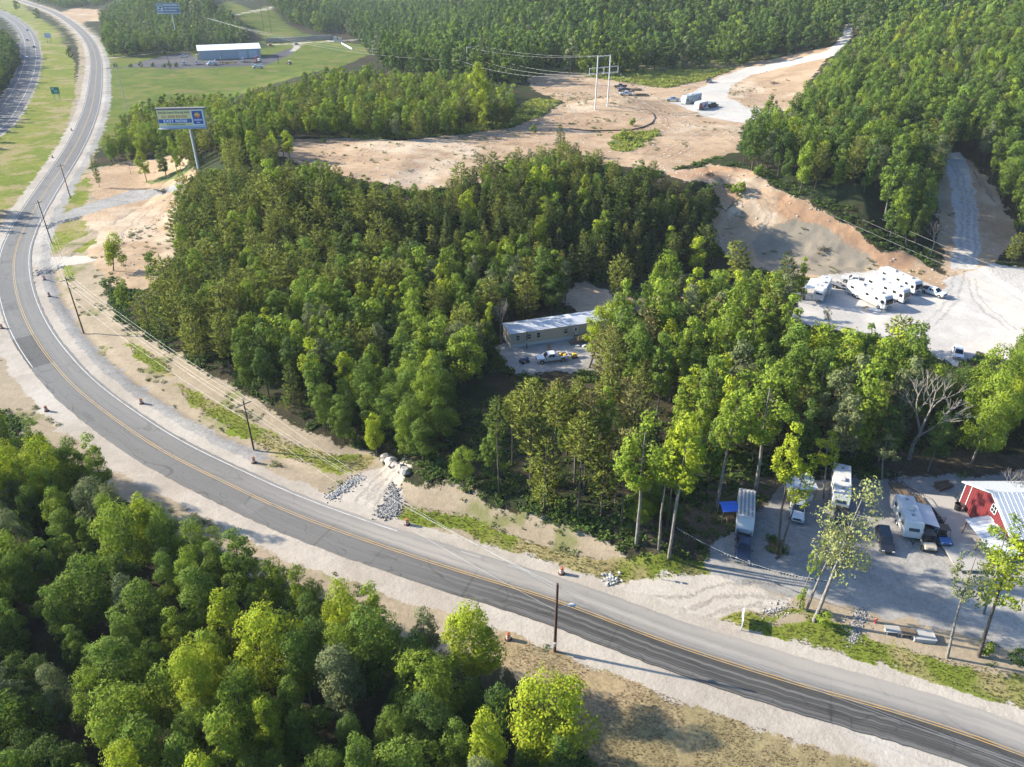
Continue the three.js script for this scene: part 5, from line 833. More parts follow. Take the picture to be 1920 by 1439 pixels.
// ---- vehicles on the high dirt clearing
place(pickup('dark blue pickup parked farthest back on the dirt clearing', M.navy), [1175, 165], [1152, 165]);
place(pickup('dark blue pickup between the white one and the rear one on the dirt clearing', M.navy), [1180, 171], [1158, 172]);
place(flatTrailer('low trailer behind the dark blue pickups', 5.6, { rails: false }), [1200, 169], [1183, 169]);
place(pickup('white pickup with a long flatbed trailer on the dirt clearing', M.white), [1186, 179], [1161, 179]);
place(flatTrailer('flatbed trailer with timber behind the white pickup on the dirt clearing', 6.4, { load: (o, f) => { for (let i = 0; i < 4; i++) part('timber', box(4.6, 0.2, 0.3, 0, 0.85, -0.6 + i * 0.4), M.wood, o); } }), [1214, 180], [1190, 180]);
place(pickup('silver-white pickup hitched to the striped camper on the clearing', M.silver), [1272, 190], [1252, 190]);
{ const t = place(trailer('grey and black striped camper on the clearing', 9.6, { H: 3.3, body: M.shell, stripe: M.black }), [1316, 190], [1276, 196]); part('dark_panel', [box(5.6, 0.5, 0.02, -1.6, 2.3, 1.22), box(6.6, 0.3, 0.02, -1.2, 1.6, 1.22)], M.black, t); part('roof_sheet', box(8.2, 0.02, 2.1, -0.3, 3.31, 0), M.grey, t); }
{ const t = place(trailer('white box trailer with red and blue painted side on the clearing', 6.4, { H: 2.9, windows: false, ac: false, slide: false, nm: 'cargo_trailer' }), [1300, 208], [1328, 201]); part('red_panel', quadPrism([V(-3.0, 0.7, 1.212), V(-0.4, 0.7, 1.212), V(-1.2, 2.5, 1.212), V(-3.0, 2.5, 1.212)], 0.012), M.red, t); part('blue_panel', quadPrism([V(-0.3, 0.7, 1.212), V(1.6, 0.7, 1.212), V(2.6, 1.8, 1.212), V(0.8, 2.5, 1.212)], 0.012), M.blue, t); }
place(wagon('black car hitched to the red and blue box trailer', M.black, { L: 5.1, H: 1.85 }), [1326, 203], [1346, 199]);
place(pickup('black pickup on the gravel road at the clearing edge', M.black), [1334, 152], [1325, 158]);
{ const p = at(1308, 219), g = thing('road_grader_blade', 'small steel implement on the dirt below the box trailer', 'implement', [p.x, p.y, p.z], 0.3); part('blade', box(1.8, 0.5, 0.1, 0, 0.35, 0), M.steel, g); part('frame', [box(0.1, 0.1, 1.2, 0.4, 0.5, 0.6), box(0.1, 0.1, 1.2, -0.4, 0.5, 0.6)], M.dark, g); }
// ---- highway traffic
const cars = [['white car highest on the highway', M.white, [51, 60], [50, 55]], ['silver car on the highway, second from the top', M.silver, [51, 79], [50, 73]], ['black car on the highway beside the grass median', M.black, [64, 92], [63, 86]], ['white car lowest on the highway', M.white, [51, 114], [51, 107]]];
for (const [l, m, t, n] of cars) { const g = wagon(l, m, { H: 1.6 }); place(g, t, n); g.position.y = 0.09; g.rotation.x = g.rotation.z = 0; }

// ---------------------------------------------------------------- metal building and its yard, far across the meadow
{
  const a = at(374, 113), b = at(490, 108), d = b.clone().sub(a).setY(0), L = d.length(), turn = Math.atan2(-d.z, d.x), n = V(-d.z, 0, d.x).normalize(), W = 20, c = a.clone().add(b).multiplyScalar(0.5).addScaledVector(n, -W / 2);
  const g = thing('metal_building', 'long grey metal building with white roof beside the meadow', 'building', [c.x, Math.min(a.y, b.y), c.z], turn); NOTREE.push([c.x, c.z, 34]); const E = 6.2, R = 9.2;
  part('wall', box(L, E, W, 0, E / 2, 0), std(lin(0.36, 0.37, 0.40), 0.6), g);
  const rib = std(lin(0.37, 0.38, 0.41), 0.6); for (let i = 0; i < 24; i++) part('wall_rib', box(0.16, E, 0.1, -L / 2 + (i + 0.5) * L / 24, E / 2, W / 2 + 0.03), rib, g);
  part('roof', extrude([[-W / 2 - 0.5, E], [W / 2 + 0.5, E], [W / 2 + 0.5, E + 0.25], [0, R], [-W / 2 - 0.5, E + 0.25]], L + 1, 0.02).rotateY(Math.PI / 2), std(lin(0.74, 0.75, 0.76), 0.5), g);
  for (const x of [L * 0.2, L * 0.37]) { const dr = part('roller_door', box(5.4, 5.0, 0.12, x, 2.5, W / 2 + 0.09), std(lin(0.48, 0.51, 0.53), 0.5), g); for (let i = 0; i < 5; i++) part('door_panel', box(5.2, 0.9, 0.06, x, 0.55 + i * 0.98, W / 2 + 0.17), std(lin(0.48, 0.51, 0.53), 0.5), dr); }
  part('door', box(1.2, 2.3, 0.1, -L * 0.16, 1.15, W / 2 + 0.09), M.trim, g); part('annex', [box(1.6, 3.2, 5, -L / 2 - 0.8, 1.6, 4)], M.siding, g); part('annex_roof', box(2.2, 0.15, 5.6, -L / 2 - 1, 3.28, 4), M.brown, g);
}
place(bucketTruck('white bucket truck nose toward the meadow, first in the yard row', { tilt: 0.3 }), [345, 117], [344, 126]);
place(bucketTruck('white bucket truck second in the yard row', { tilt: 0.25 }), [369, 117], [369, 126]);
place(bucketTruck('white bucket truck side-on with its boom over the cab', { tilt: 0.02 }), [410, 121], [386, 123]);
place(bucketTruck('white bucket truck before the left roller door', { tilt: 0.35 }), [456, 112], [455, 120]);
place(bucketTruck('white bucket truck parked on the meadow edge with a level boom', { tilt: 0.01 }), [496, 128], [472, 129]);
place(pickup('white pickup alone on the tarmac end of the yard', M.white), [336, 108], [353, 107]);
{ const p = at(483, 118), g = thing('digger_derrick', 'dark red tree-trimming truck beside the roller doors', 'utility truck', [p.x, p.y, p.z], 1.2); part('chassis', box(6.5, 0.5, 2.2, 0, 0.9, 0), M.dark, g); part('cab', rbox(2, 1.8, 2.2, 2.2, 1.9, 0, 0.2), M.white, g); part('crane', [box(0.9, 3.2, 0.9, -1, 2.6, 0), box(3.5, 0.5, 0.5, -0.4, 4.2, 0, 0, 0, 0.3)], M.red, g); wheels(g, [2.2, -1.6, -2.6], 0.95, 0.5, 0.3); }
{ const p = at(427, 120), g = thing('pole_trailer', 'pole trailer with pale poles in the yard', 'trailer', [p.x, p.y, p.z], 0.15); for (let i = 0; i < 4; i++) part('pole', tubeBetween(V(-6, 0.9 + (i % 2) * 0.3, -0.4 + i * 0.26), V(6, 0.9 + (i % 2) * 0.3, -0.4 + i * 0.26), 0.15), M.newWood, g); part('frame', [box(9, 0.25, 1.2, 0, 0.65, 0), box(0.5, 1.8, 1.6, 5.2, 1.2, 0)], M.yellow, g); wheels(g, [-1, 0.2], 0.8, 0.4, 0.25); }
{ const p = at(542, 121), g = thing('farm_tractor', 'small tractor alone on the meadow', 'tractor', [p.x, p.y, p.z], 2.6); part('hood', rbox(2.0, 0.8, 0.9, 1.0, 1.2, 0, 0.1), M.orange, g); part('canopy', box(1.6, 0.1, 1.5, -0.6, 2.5, 0), M.trim, g); part('seat', rbox(0.6, 0.8, 0.7, -0.6, 1.3, 0, 0.1), M.dark, g); part('post', [box(0.08, 1.2, 0.08, -1.2, 1.9, 0.6), box(0.08, 1.2, 0.08, -1.2, 1.9, -0.6), box(0.08, 1.2, 0.08, 0.1, 1.9, 0.6), box(0.08, 1.2, 0.08, 0.1, 1.9, -0.6)], M.dark, g); wheels(g, [-0.7], 0.8, 0.85, 0.4); wheels(g, [1.6], 0.7, 0.5, 0.3); }
for (const [i, x] of [[0, 217], [1, 245], [2, 264], [3, 287], [4, 308], [5, 318], [6, 331]]) { const p = at(x, 127 - i * 0.1), pr = PROTO.bush[i % 3], g = new THREE.Group(); g.name = numbered('round_shrub'); part('stem', pr.trunk, BARK.brown, g); part('crown', pr.crown, LEAF.deep, g); g.position.copy(p); g.scale.setScalar(1.1); tag(g, 'small round shrub in the row along the far drive', 'shrub', 'shrubs along the far drive'); scene.add(g); }
// far gate pillars with white walls, red car and van on the back road
for (const [px, l] of [[[629, 78], 'white gate pillar left of the far lane mouth'], [[638, 80], 'white gate pillar right of the far lane mouth']]) { const p = at(...px), g = thing('gate_pillar', l, 'pillar', [p.x, p.y, p.z]); part('shaft', box(2.2, 3.6, 1.0, 0, 1.8, 0), M.trim, g); part('cap', box(2.6, 0.3, 1.4, 0, 3.75, 0), M.trim, g); }
{ const a = at(640, 82), b = at(660, 93), g = thing('white_wall', 'low white wall sloping from the far gate', 'wall', [0, 0, 0]); const d = b.clone().sub(a), n = 6; for (let i = 0; i < n; i++) { const p = a.clone().addScaledVector(d, (i + 0.5) / n); part('panel', box(d.length() / n - 0.2, 1.3, 0.4, p.x, p.y + 0.5, p.z, Math.atan2(-d.z, d.x)), M.trim, g); } }
place(wagon('dark red car on the far lane behind the metal building', M.red, { H: 1.6 }), [504, 87], [511, 86.6]); place(wagon('pale car at the bend of the far lane', M.silver, { H: 1.7 }), [553, 84], [557, 83.6]); place(wagon('dark car on the far lane left of the metal building', M.black, { H: 1.6 }), [326, 97.4], [334, 96.6]);
{ const a = at(498, 80), b = at(624, 74), g = thing('stone_wall', 'long dark stone wall along the far lane', 'wall', [0, 0, 0]); const n = 30, d = b.clone().sub(a); for (let i = 0; i < n; i++) { const p = a.clone().addScaledVector(d, (i + 0.5) / n); p.y = land(p.x, p.z); part('stone_block', rbox(d.length() / n - 0.15, rr(3.4, 4.4), 1.0, p.x, p.y + 1.8, p.z, 0.3), M.stone2, g); } }

// ---------------------------------------------------------------- billboards
function billboardPrint() {
  const c = document.createElement('canvas'); c.width = 1024; c.height = 344; const x = c.getContext('2d');
  x.fillStyle = '#f3f0df'; x.fillRect(0, 0, 1024, 344); x.fillStyle = '#efe7a6'; x.fillRect(0, 0, 740, 344);
  x.fillStyle = '#1c5fb0'; x.fillRect(0, 196, 740, 86);
  x.fillStyle = '#1d57a5'; x.fillRect(768, 24, 226, 292);
  x.textAlign = 'center'; x.textBaseline = 'middle';
  const put = (t, px, y, size, col, w, f = 'bold') => { x.font = f + ' ' + size + 'px sans-serif'; x.fillStyle = col; x.save(); x.translate(px, y); const k = w / x.measureText(t).width; x.scale(k, 1); x.fillText(t, 0, 0); x.restore(); };
  put('Multiple Award Winning Hotel', 370, 52, 68, '#2d2a26', 700); put('ALL NEW ROOMS', 370, 142, 76, '#c8541c', 580); put('EXIT NOW', 370, 241, 82, '#ffffff', 540); put('CLK Welcome', 370, 312, 54, '#2b3a2a', 400);
  x.beginPath(); x.arc(881, 118, 58, 0, 7); x.fillStyle = '#f4b730'; x.fill(); x.beginPath(); x.arc(881, 122, 58, 0.15, Math.PI - 0.15); x.fillStyle = '#e8891e'; x.fill(); x.strokeStyle = '#f7efc0'; x.lineWidth = 10; x.beginPath(); x.moveTo(828, 118); x.quadraticCurveTo(880, 96, 934, 120); x.stroke();
  put('Comfort', 881, 222, 62, '#ffffff', 196); put('Inn', 881, 278, 46, '#ffffff', 76);
  const t = new THREE.CanvasTexture(c); t.colorSpace = THREE.SRGBColorSpace; t.magFilter = THREE.LinearFilter; return t;
}
function farPrint() {
  const c = document.createElement('canvas'); c.width = 512; c.height = 200; const x = c.getContext('2d');
  x.fillStyle = '#9a9da3'; x.fillRect(0, 0, 512, 200); x.fillStyle = '#abadaf'; x.fillRect(0, 0, 512, 70); x.fillStyle = '#7d8087'; x.fillRect(150, 60, 362, 140);
  x.fillStyle = '#e8ecf2'; x.beginPath(); x.moveTo(14, 150); x.lineTo(22, 96); x.lineTo(60, 60); x.lineTo(120, 66); x.lineTo(140, 110); x.lineTo(136, 160); x.closePath(); x.fill(); x.fillStyle = '#2c3346'; x.fillRect(64, 70, 50, 30); x.fillRect(30, 118, 70, 22);
  x.fillStyle = '#dfe5ee'; for (const [y, w] of [[30, 300], [92, 320], [150, 260]]) for (let i = 0, q = 172; q < 172 + w; i++) { const l = 14 + (i * 37 % 22); x.fillRect(q, y - 14, l, 26); q += l + 8; }
  const t = new THREE.CanvasTexture(c); t.colorSpace = THREE.SRGBColorSpace; t.magFilter = THREE.LinearFilter; return t;
}
function billboard(label, base, topLeft, width, high, turn, print, clearance, poleSide) {
  const g = thing('billboard', label, 'billboard', [base.x, base.y, base.z], turn), h = clearance;
  part('mast', new THREE.CylinderGeometry(0.42, 0.5, h + high * 0.6, 14).translate(0, (h + high * 0.6) / 2 - 0.3, -1.0), M.steel, g);
  part('frame', [box(width + 0.3, high + 1.1, 1.1, topLeft, h + high / 2 - 0.2, -0.75), box(width + 0.6, 0.14, 1.5, topLeft, h - 0.75, 0.4), ...Array.from({ length: 7 }, (_, i) => box(0.12, 0.12, 1.5, topLeft - width / 2 + (i + 0.5) * width / 7, h - 0.85, 0.4))], std(lin(0.32, 0.32, 0.34), 0.7), g);
  part('top_edge', box(width + 0.9, 0.5, 1.6, topLeft + 0.2, h + high + 0.3, -0.9), std(lin(0.14, 0.13, 0.14), 0.8), g);
  part('lower_panel', box(width + 0.2, 0.75, 0.08, topLeft, h - 0.38, -0.14), std(lin(0.45, 0.46, 0.5), 0.6), g);
  const face = new THREE.Mesh(new THREE.BoxGeometry(width, high, 0.06).translate(topLeft, h + high / 2, -0.1), [M.trim, M.trim, M.trim, M.trim, new THREE.MeshStandardMaterial({ map: print, color: 0xdcdcdc, roughness: 0.7 }), M.trim]); face.name = 'poster'; face.castShadow = true; g.add(face);
  for (const i of [-0.35, 0, 0.35]) part('lamp_arm', [tubeBetween(V(topLeft + i * width, h - 0.7, 0.9), V(topLeft + i * width, h - 0.6, 1.7), 0.05), rbox(0.6, 0.2, 0.3, topLeft + i * width, h - 0.55, 1.75, 0.05)], M.steel, g);
  return g;
}
{
  const b = at(372, 322); NOTREE.push([b.x, b.z, 3.5]);
  const s = seen(b.x, b.y, b.z), m = s[2] / FPX;                      // metres per source pixel there
  billboard('big billboard with a pale yellow poster and blue band on a single mast', b, -1.8, 80 * m, 27 * m, 0.12, billboardPrint(), 85 * m * 0.98);
  const c = at(333, 82), k = seen(c.x, c.y, c.z)[2] / FPX; billboard('distant grey-blue billboard on a thin mast above the far trees', c, -2.2, 41 * k, 15 * k, 0.05, farPrint(), 52 * k);
}
// ---------------------------------------------------------------- highway signs
{
  const p = at(108, 188), g = thing('highway_sign', 'green highway sign on the grass median', 'sign', [p.x, p.y, p.z], 0.1), m = seen(p.x, p.y, p.z)[2] / FPX, W = 15 * m, H = 12 * m, y = 11 * m; part('board', rbox(W, H, 0.1, 0, y + H / 2, 0, 0.02), M.green, g); for (const s of [-1, 1]) part('post', box(0.22, y + H, 0.22, s * W * 0.3, (y + H) / 2, -0.16), M.galv, g);
  part('lettering', [box(W * 0.24, H * 0.22, 0.02, -W * 0.26, y + H * 0.74, 0.06), box(W * 0.5, H * 0.07, 0.02, W * 0.1, y + H * 0.5, 0.06), box(W * 0.38, H * 0.07, 0.02, W * 0.04, y + H * 0.36, 0.06), box(W * 0.8, H * 0.03, 0.02, 0, y + H * 0.2, 0.06)], M.trim, g);
  const q = at(93, 82), f = thing('highway_sign', 'pale blue and white sign higher up the grass median', 'sign', [q.x, q.y, q.z], 0.1), k = seen(q.x, q.y, q.z)[2] / FPX; part('board', rbox(11 * k, 8 * k, 0.1, 0, 14 * k, 0, 0.02), std(lin(0.35, 0.5, 0.7), 0.5), f); part('panel', box(7 * k, 4 * k, 0.04, 0, 14 * k, 0.06), M.trim, f); for (const s of [-1, 1]) part('post', box(0.25, 14 * k, 0.25, s * 3 * k, 7 * k, -0.18), M.galv, f);
}
// ---------------------------------------------------------------- power poles and wires
function wireBetween(a, b, sag, r = 0.02) { const g = [], n = 18, p = (k) => a.clone().lerp(b, k).add(V(0, -sag * 4 * k * (1 - k), 0)); for (let i = 0; i < n; i++) g.push(tubeBetween(p(i / n), p((i + 1) / n), r, r, 4)); return g; }
function utilityPole(label, base, h, turn, { arm = true, lamp = false, mat = M.pole, r = 0.16 } = {}) {
  const g = thing('utility_pole', label, 'utility pole', [base.x, base.y, base.z], turn); NOTREE.push([base.x, base.z, 1.5]);
  part('shaft', new THREE.CylinderGeometry(r * 0.7, r, h + 0.6, 10).translate(0, h / 2 - 0.3, 0), mat, g);
  if (arm) { part('crossarm', box(2.4, 0.13, 0.11, 0, h - 0.55, 0.14), mat, g); for (const x of [-1.1, -0.45, 0.45, 1.1]) part('insulator', new THREE.CylinderGeometry(0.05, 0.07, 0.22, 8).translate(x, h - 0.38, 0.14), M.whitePlastic, g); }
  if (lamp) { part('lamp_arm', tubeBetween(V(0, h * 0.66, 0), V(1.5, h * 0.72, 0.2), 0.035), M.galv, g); part('lamp_head', new THREE.SphereGeometry(0.28, 12, 8).scale(1.5, 0.6, 1).translate(1.7, h * 0.72, 0.22), M.galv, g); part('meter_box', rbox(0.3, 0.6, 0.25, 0, 1.4, 0.22, 0.04), M.galv, g); }
  const tops = arm ? [-1.1, -0.45, 0.45, 1.1].map((x) => V(x, h - 0.26, 0.14)) : [V(0, h - 0.2, 0)];
  g.updateMatrixWorld(true);
  return { g, tops: tops.map((t) => t.applyMatrix4(g.matrixWorld)), low: V(0, h * 0.62, 0).applyMatrix4(g.matrixWorld) };
}
const poleAt = (base, top, o, label, turn) => { const b = at(...base), r = rayOf(...top), t = b.z / r[2], h = CAM_HEIGHT + r[1] * t - b.y; return utilityPole(label, b, h, turn, o); };
const poleA = poleAt([157, 626], [119, 520], {}, 'dark wooden pole on the straw verge inside the curve', 0.9), poleB = poleAt([476, 845], [454, 752], { mat: M.pole }, 'wooden pole on the straw verge above the two-lane road', 0.8), poleC = poleAt([1040, 1222], [1044, 1095], { arm: false, lamp: true, mat: M.redPole, r: 0.2 }, 'reddish pole with a street lamp on the near side of the road', 0), poleD = poleAt([97, 458], [72, 376], {}, 'wooden pole between the two side tracks', 1.2), poleE = poleAt([132, 372], [112, 308], {}, 'wooden pole above the upper side track', 0.4), poleF = poleAt([239, 212], [229, 118], { mat: M.galv, arm: false }, 'thin pale pole at the edge of the far meadow', 0);
let wn = 0;
const M_LINE = std(lin(0.32, 0.31, 0.3), 0.5, 0.4);
const wire = (a, b, sag, label, r = 0.012) => solo('power_line', wireBetween(a, b, sag, r), M.wire, label, 'wire', 'roadside power wires');
for (const i of [0, 1, 2, 3]) { wire(poleE.tops[i], poleD.tops[i], 0.6, 'pale wire strung between the two upper roadside poles'); wire(poleD.tops[i], poleA.tops[i], 0.8, 'pale wire strung from the side track pole to the curve pole'); wire(poleA.tops[i], poleB.tops[i], 1.0, 'pale wire strung along the verge between the curve pole and the next', 0.013); }
wire(poleA.low, poleB.low, 1.2, 'lower pale cable strung along the verge below the other wires', 0.014);
{ const far = V(26, 12.2, -64); const end = [-0.8, -0.3, 0.3, 0.8].map((o) => far.clone().add(V(o * 0.6, 0, o))); for (const i of [0, 1, 3]) wire(poleB.tops[i], poleC.tops[0].clone().add(V(0, -0.2 * i, 0)), 1.4, 'pale wire strung from the verge pole over the road to the lamp pole', 0.012); wire(poleB.low, poleC.low, 1.6, 'lower pale cable crossing the road to the lamp pole', 0.012);
  for (const o of [0, 1]) wire(poleC.tops[0].clone().add(V(0, -0.3 * o, 0)), V(75, 12 - o * 0.4, -22), 1.5, 'pale wire leaving the lamp pole along the near roadside', 0.012); }
// transmission H-frames
function hFrame(label, l, r, top, mat) {
  const a = at(...l), b = at(...r), ry = rayOf(...top), h = CAM_HEIGHT + ry[1] * (a.z / ry[2]) - a.y, c = a.clone().add(b).multiplyScalar(0.5), d = b.clone().sub(a), w = Math.hypot(d.x, d.z), g = thing('transmission_pylon', label, 'pylon', [c.x, c.y, c.z], Math.atan2(-d.z, d.x));
  for (const s of [-1, 1]) part('leg', new THREE.CylinderGeometry(0.2, 0.3, h + 1, 12).translate(s * w / 2, h / 2 - 0.5, 0), mat, g);
  part('top_beam', tubeBetween(V(-w / 2, h - 0.4, 0), V(w / 2, h - 0.2, 0), 0.12), mat, g);
  const y = h * 0.78, e = w * 1.15; part('crossarm', [tubeBetween(V(-e, y, 0.3), V(e, y, 0.3), 0.16), tubeBetween(V(-e, y - 2, 0.3), V(e, y - 2, 0.3), 0.1)], mat, g);
  for (const x of [-e, 0, e]) part('hanger', tubeBetween(V(x, y, 0.3), V(x, y - 2.4, 0.3), 0.1), mat, g);
  g.updateMatrixWorld(true); return { arms: [-e, 0, e].map((x) => V(x, y - 2.4, 0.3).applyMatrix4(g.matrixWorld)), tips: [-w / 2, w / 2].map((x) => V(x, h - 0.1, 0).applyMatrix4(g.matrixWorld)) };
}
const H1 = hFrame('white two-legged transmission frame on the dirt mound', [1116, 206], [1139, 199], [1122, 107], M.whitePlastic), H2 = hFrame('grey two-legged transmission frame behind the tree belt', [877, 147], [898, 142], [877, 88], M.galv);
for (const i of [0, 1, 2]) { solo('transmission_line', wireBetween(H1.arms[i], H2.arms[i], 3, 0.03), M.wire, 'long pale line between the two transmission frames', 'wire', 'transmission lines'); const e = V(-190 - i * 6, 32, -520 - i * 8); solo('transmission_line', wireBetween(H2.arms[i], e, 5, 0.03), M_LINE, 'long pale line leaving the grey transmission frame toward the meadow', 'wire', 'transmission lines'); solo('transmission_line', wireBetween(H1.arms[i], V(112 + i * 4, 6, -140 - i * 3), 5, 0.018), M_LINE, 'long pale line leaving the white transmission frame over the bank', 'wire', 'transmission lines'); }
for (const i of [0, 1]) solo('transmission_line', wireBetween(H1.tips[i], H2.tips[i], 2, 0.02), M.wire, 'thin top line between the two transmission frames', 'wire', 'transmission lines');
{ for (const [b, t, l] of [[[496, 66], [484, -12], 'tall dark pole on the far mown slope, left of the pair'], [[509, 62], [505, -6], 'tall dark pole on the far mown slope, right of the pair'], [[632, 74], [628, 48], 'pale pole by the far gate'], [[473, 76], [470, 56], 'pale pole behind the metal building'], [[319, 131], [316, 104], 'dark pole in front of the yard tarmac'], [[522, 120], [521, 102], 'thin pole right of the roller doors'], [[418, 122], [417, 96], 'thin pole in the middle of the yard row']]) poleAt(b, t, { arm: false, mat: M.pole, r: 0.22 }, l, 0); }

// ---------------------------------------------------------------- traffic drums
const drum = (() => { const g = new THREE.Group(); g.name = 'traffic_drum'; const ring = (y0, y1, m, nm) => part(nm, new THREE.CylinderGeometry(mix(0.3, 0.25, y1), mix(0.3, 0.25, y0), y1 - y0, 16).translate(0, (y0 + y1) / 2, 0), m, g); [[0.06, 0.3, M.orange, 'orange_band'], [0.3, 0.45, M.whitePlastic, 'white_band'], [0.45, 0.62, M.orange, 'orange_band'], [0.62, 0.77, M.whitePlastic, 'white_band'], [0.77, 1.0, M.orange, 'orange_band']].forEach((a) => ring(...a)); part('base', new THREE.CylinderGeometry(0.42, 0.44, 0.08, 14).translate(0, 0.04, 0), M.tyre, g); part('handle', box(0.3, 0.06, 0.06, 0, 1.03, 0), M.orange, g); return g; })();
[[[265, 757], 'orange and white drum by the ditch midway along the curve'], [[476, 868], 'orange and white drum near the wooden verge pole'], [[87, 771], 'orange and white drum on the near shoulder above the corner wood'], [[3, 616], 'orange and white drum at the outer edge of the curve'], [[953, 1199], 'orange and white drum on the near grass left of the lamp pole'], [[1053, 1076], 'orange and white drum on the grass above the lamp pole'], [[763, 984], 'orange and white drum right of the stone-edged side entrance'], [[83, 525], 'orange and white drum on the ditch edge above the curve pole'], [[92, 556], 'orange and white drum on the ditch edge level with the curve pole'], [[146, 50], 'orange and white drum far up the road'], [[176, 88], 'orange and white drum near the far drive mouth'], [[134, 245], 'orange and white drum beside the far straight'], [[98, 296], 'orange and white drum left of the upper road']].forEach(([p, l], i) => { const a = at(...p); copyOf(drum, l, [a.x, Math.max(a.y, 0), a.z], i); const o = scene.children[scene.children.length - 1]; o.userData.label = l; o.userData.category = 'traffic drum'; o.userData.group = 'drums along the road'; });

// ---------------------------------------------------------------- stones
const stoneGeo = (seed, flatness = 0.75) => { reseed(seed); const g = new THREE.IcosahedronGeometry(1, 1), p = g.attributes.position, m = new Map(); for (let i = 0; i < p.count; i++) { const k = [p.getX(i), p.getY(i), p.getZ(i)].map((q) => q.toFixed(3)).join(); if (!m.has(k)) m.set(k, rr(0.72, 1.18)); const s = m.get(k); p.setXYZ(i, p.getX(i) * s, p.getY(i) * s * flatness, p.getZ(i) * s); } g.computeVertexNormals(); return g; };
const STONES = [1, 2, 3, 4].map((s) => stoneGeo(s * 31));
[[[724, 862], 0.9, 'farthest'], [[733, 871], 1.05, 'largest'], [[741, 876], 0.7, 'smallest'], [[751, 881], 0.85, 'fourth'], [[760, 887], 0.85, 'nearest']].forEach(([p, s, w], i) => { const a = at(...p), m = new THREE.Mesh(STONES[i % 4], M.stone); m.name = numbered('boulder'); m.position.set(a.x, a.y + s * 0.4, a.z); m.scale.set(s * 1.15, s, s); m.rotation.y = i * 1.3; m.castShadow = m.receiveShadow = true; tag(m, w + ' pale boulder of the row closing the side entrance', 'boulder', 'boulders closing the side entrance'); scene.add(m); });
function riprap(nm, label, poly, n, s0, s1, mat) {
  reseed(n * 7 + 3); const W = poly.map(([x, y]) => at(x, y)), P = W.map((p) => [p.x, p.z]), lo = [Math.min(...P.map((p) => p[0])), Math.min(...P.map((p) => p[1]))], hi = [Math.max(...P.map((p) => p[0])), Math.max(...P.map((p) => p[1]))], im = new THREE.InstancedMesh(STONES[1], mat, n), m = new THREE.Matrix4(), q = new THREE.Quaternion(), c = new THREE.Color(); let k = 0;
  for (let t = 0; t < n * 30 && k < n; t++) { let x = rr(lo[0], hi[0]), z = rr(lo[1], hi[1]); if (!inside(P, x, z)) continue; if (rnd() < 0.35) { x += rr(-1.1, 1.1); z += rr(-1.1, 1.1); } const s = rr(s0, s1); q.setFromEuler(new THREE.Euler(rnd() * 6, rnd() * 6, rnd() * 6)); m.compose(V(x, land(x, z) + s * 0.3, z), q, V(s, s * 0.85, s)); im.setMatrixAt(k, m); const v = rr(0.6, 1.35); im.setColorAt(k, c.setRGB(v, v, v)); k++; }
  im.count = k; im.name = numbered(nm); im.castShadow = im.receiveShadow = true; tag(im, label, 'rocks', null, 'stuff'); scene.add(im);
}
riprap('riprap', 'grey rock riprap on the right side of the stone-edged entrance', [[735, 905], [746, 925], [747, 960], [735, 970], [704, 970], [722, 945]], 1100, 0.07, 0.2, M.stone2);
riprap('riprap', 'pale rock riprap on the left side of the stone-edged entrance', [[612, 934], [640, 912], [672, 893], [680, 896], [650, 918], [622, 938]], 700, 0.06, 0.16, std(lin(0.31, 0.30, 0.285), 0.95));
riprap('riprap', 'pale rock strip draining across the dirt strip below the yard', [[1605, 1140], [1628, 1150], [1616, 1180], [1604, 1208], [1590, 1208], [1598, 1178]], 420, 0.05, 0.13, std(lin(0.23, 0.22, 0.21), 0.95));
riprap('riprap', 'small rocks lining the upper side track', [[82, 424], [110, 416], [150, 406], [152, 410], [112, 421], [86, 430]], 300, 0.1, 0.24, std(lin(0.29, 0.28, 0.265), 0.95));
riprap('riprap', 'small rocks lining the lower side track', [[66, 510], [90, 506], [112, 498], [114, 502], [92, 512], [70, 516]], 240, 0.1, 0.22, std(lin(0.29, 0.28, 0.265), 0.95));
riprap('riprap', 'pile of pale rocks by the yard entrance', [[1132, 1086], [1150, 1082], [1160, 1088], [1140, 1094]], 90, 0.1, 0.28, std(lin(0.33, 0.32, 0.305), 0.95));
riprap('riprap', 'rocks edging the grass island by the yard', [[1430, 1146], [1470, 1136], [1484, 1140], [1440, 1152]], 120, 0.05, 0.14, std(lin(0.29, 0.28, 0.265), 0.95));
// silt fence round the mound
{ const pts = [[1070, 243], [1100, 246], [1140, 246], [1180, 245], [1205, 240], [1222, 232], [1228, 222], [1222, 212], [1212, 206]].map(([x, y]) => at(x, y)), g = thing('silt_fence', 'black silt fence around the foot of the dirt mound', 'fence', [0, 0, 0]), sm2 = std(lin(0.06, 0.05, 0.04), 0.9); for (let i = 0; i + 1 < pts.length; i++) { const a = pts[i], b = pts[i + 1]; part('panel', quadPrism([a.clone(), b.clone(), b.clone().add(V(0, 0.4, 0)), a.clone().add(V(0, 0.4, 0))], 0.04), sm2, g); part('stake', box(0.08, 0.9, 0.08, a.x, a.y + 0.3, a.z), M.wood, g); } }
// fallen logs beside the lane, brush heaps on the dirt
[[[1826, 322], [1840, 350]], [[1838, 336], [1862, 372]], [[1848, 360], [1866, 380]]].forEach(([a, b], i) => { const p = at(...a), q = at(...b); p.y += 0.25; q.y += 0.3; solo('fallen_log', tubeBetween(p, q, 0.2, 0.14, 7), BARK.bare, ['pale fallen log highest beside the gravel lane', 'longest pale fallen log beside the gravel lane', 'lowest pale fallen log beside the gravel lane'][i], 'log'); });
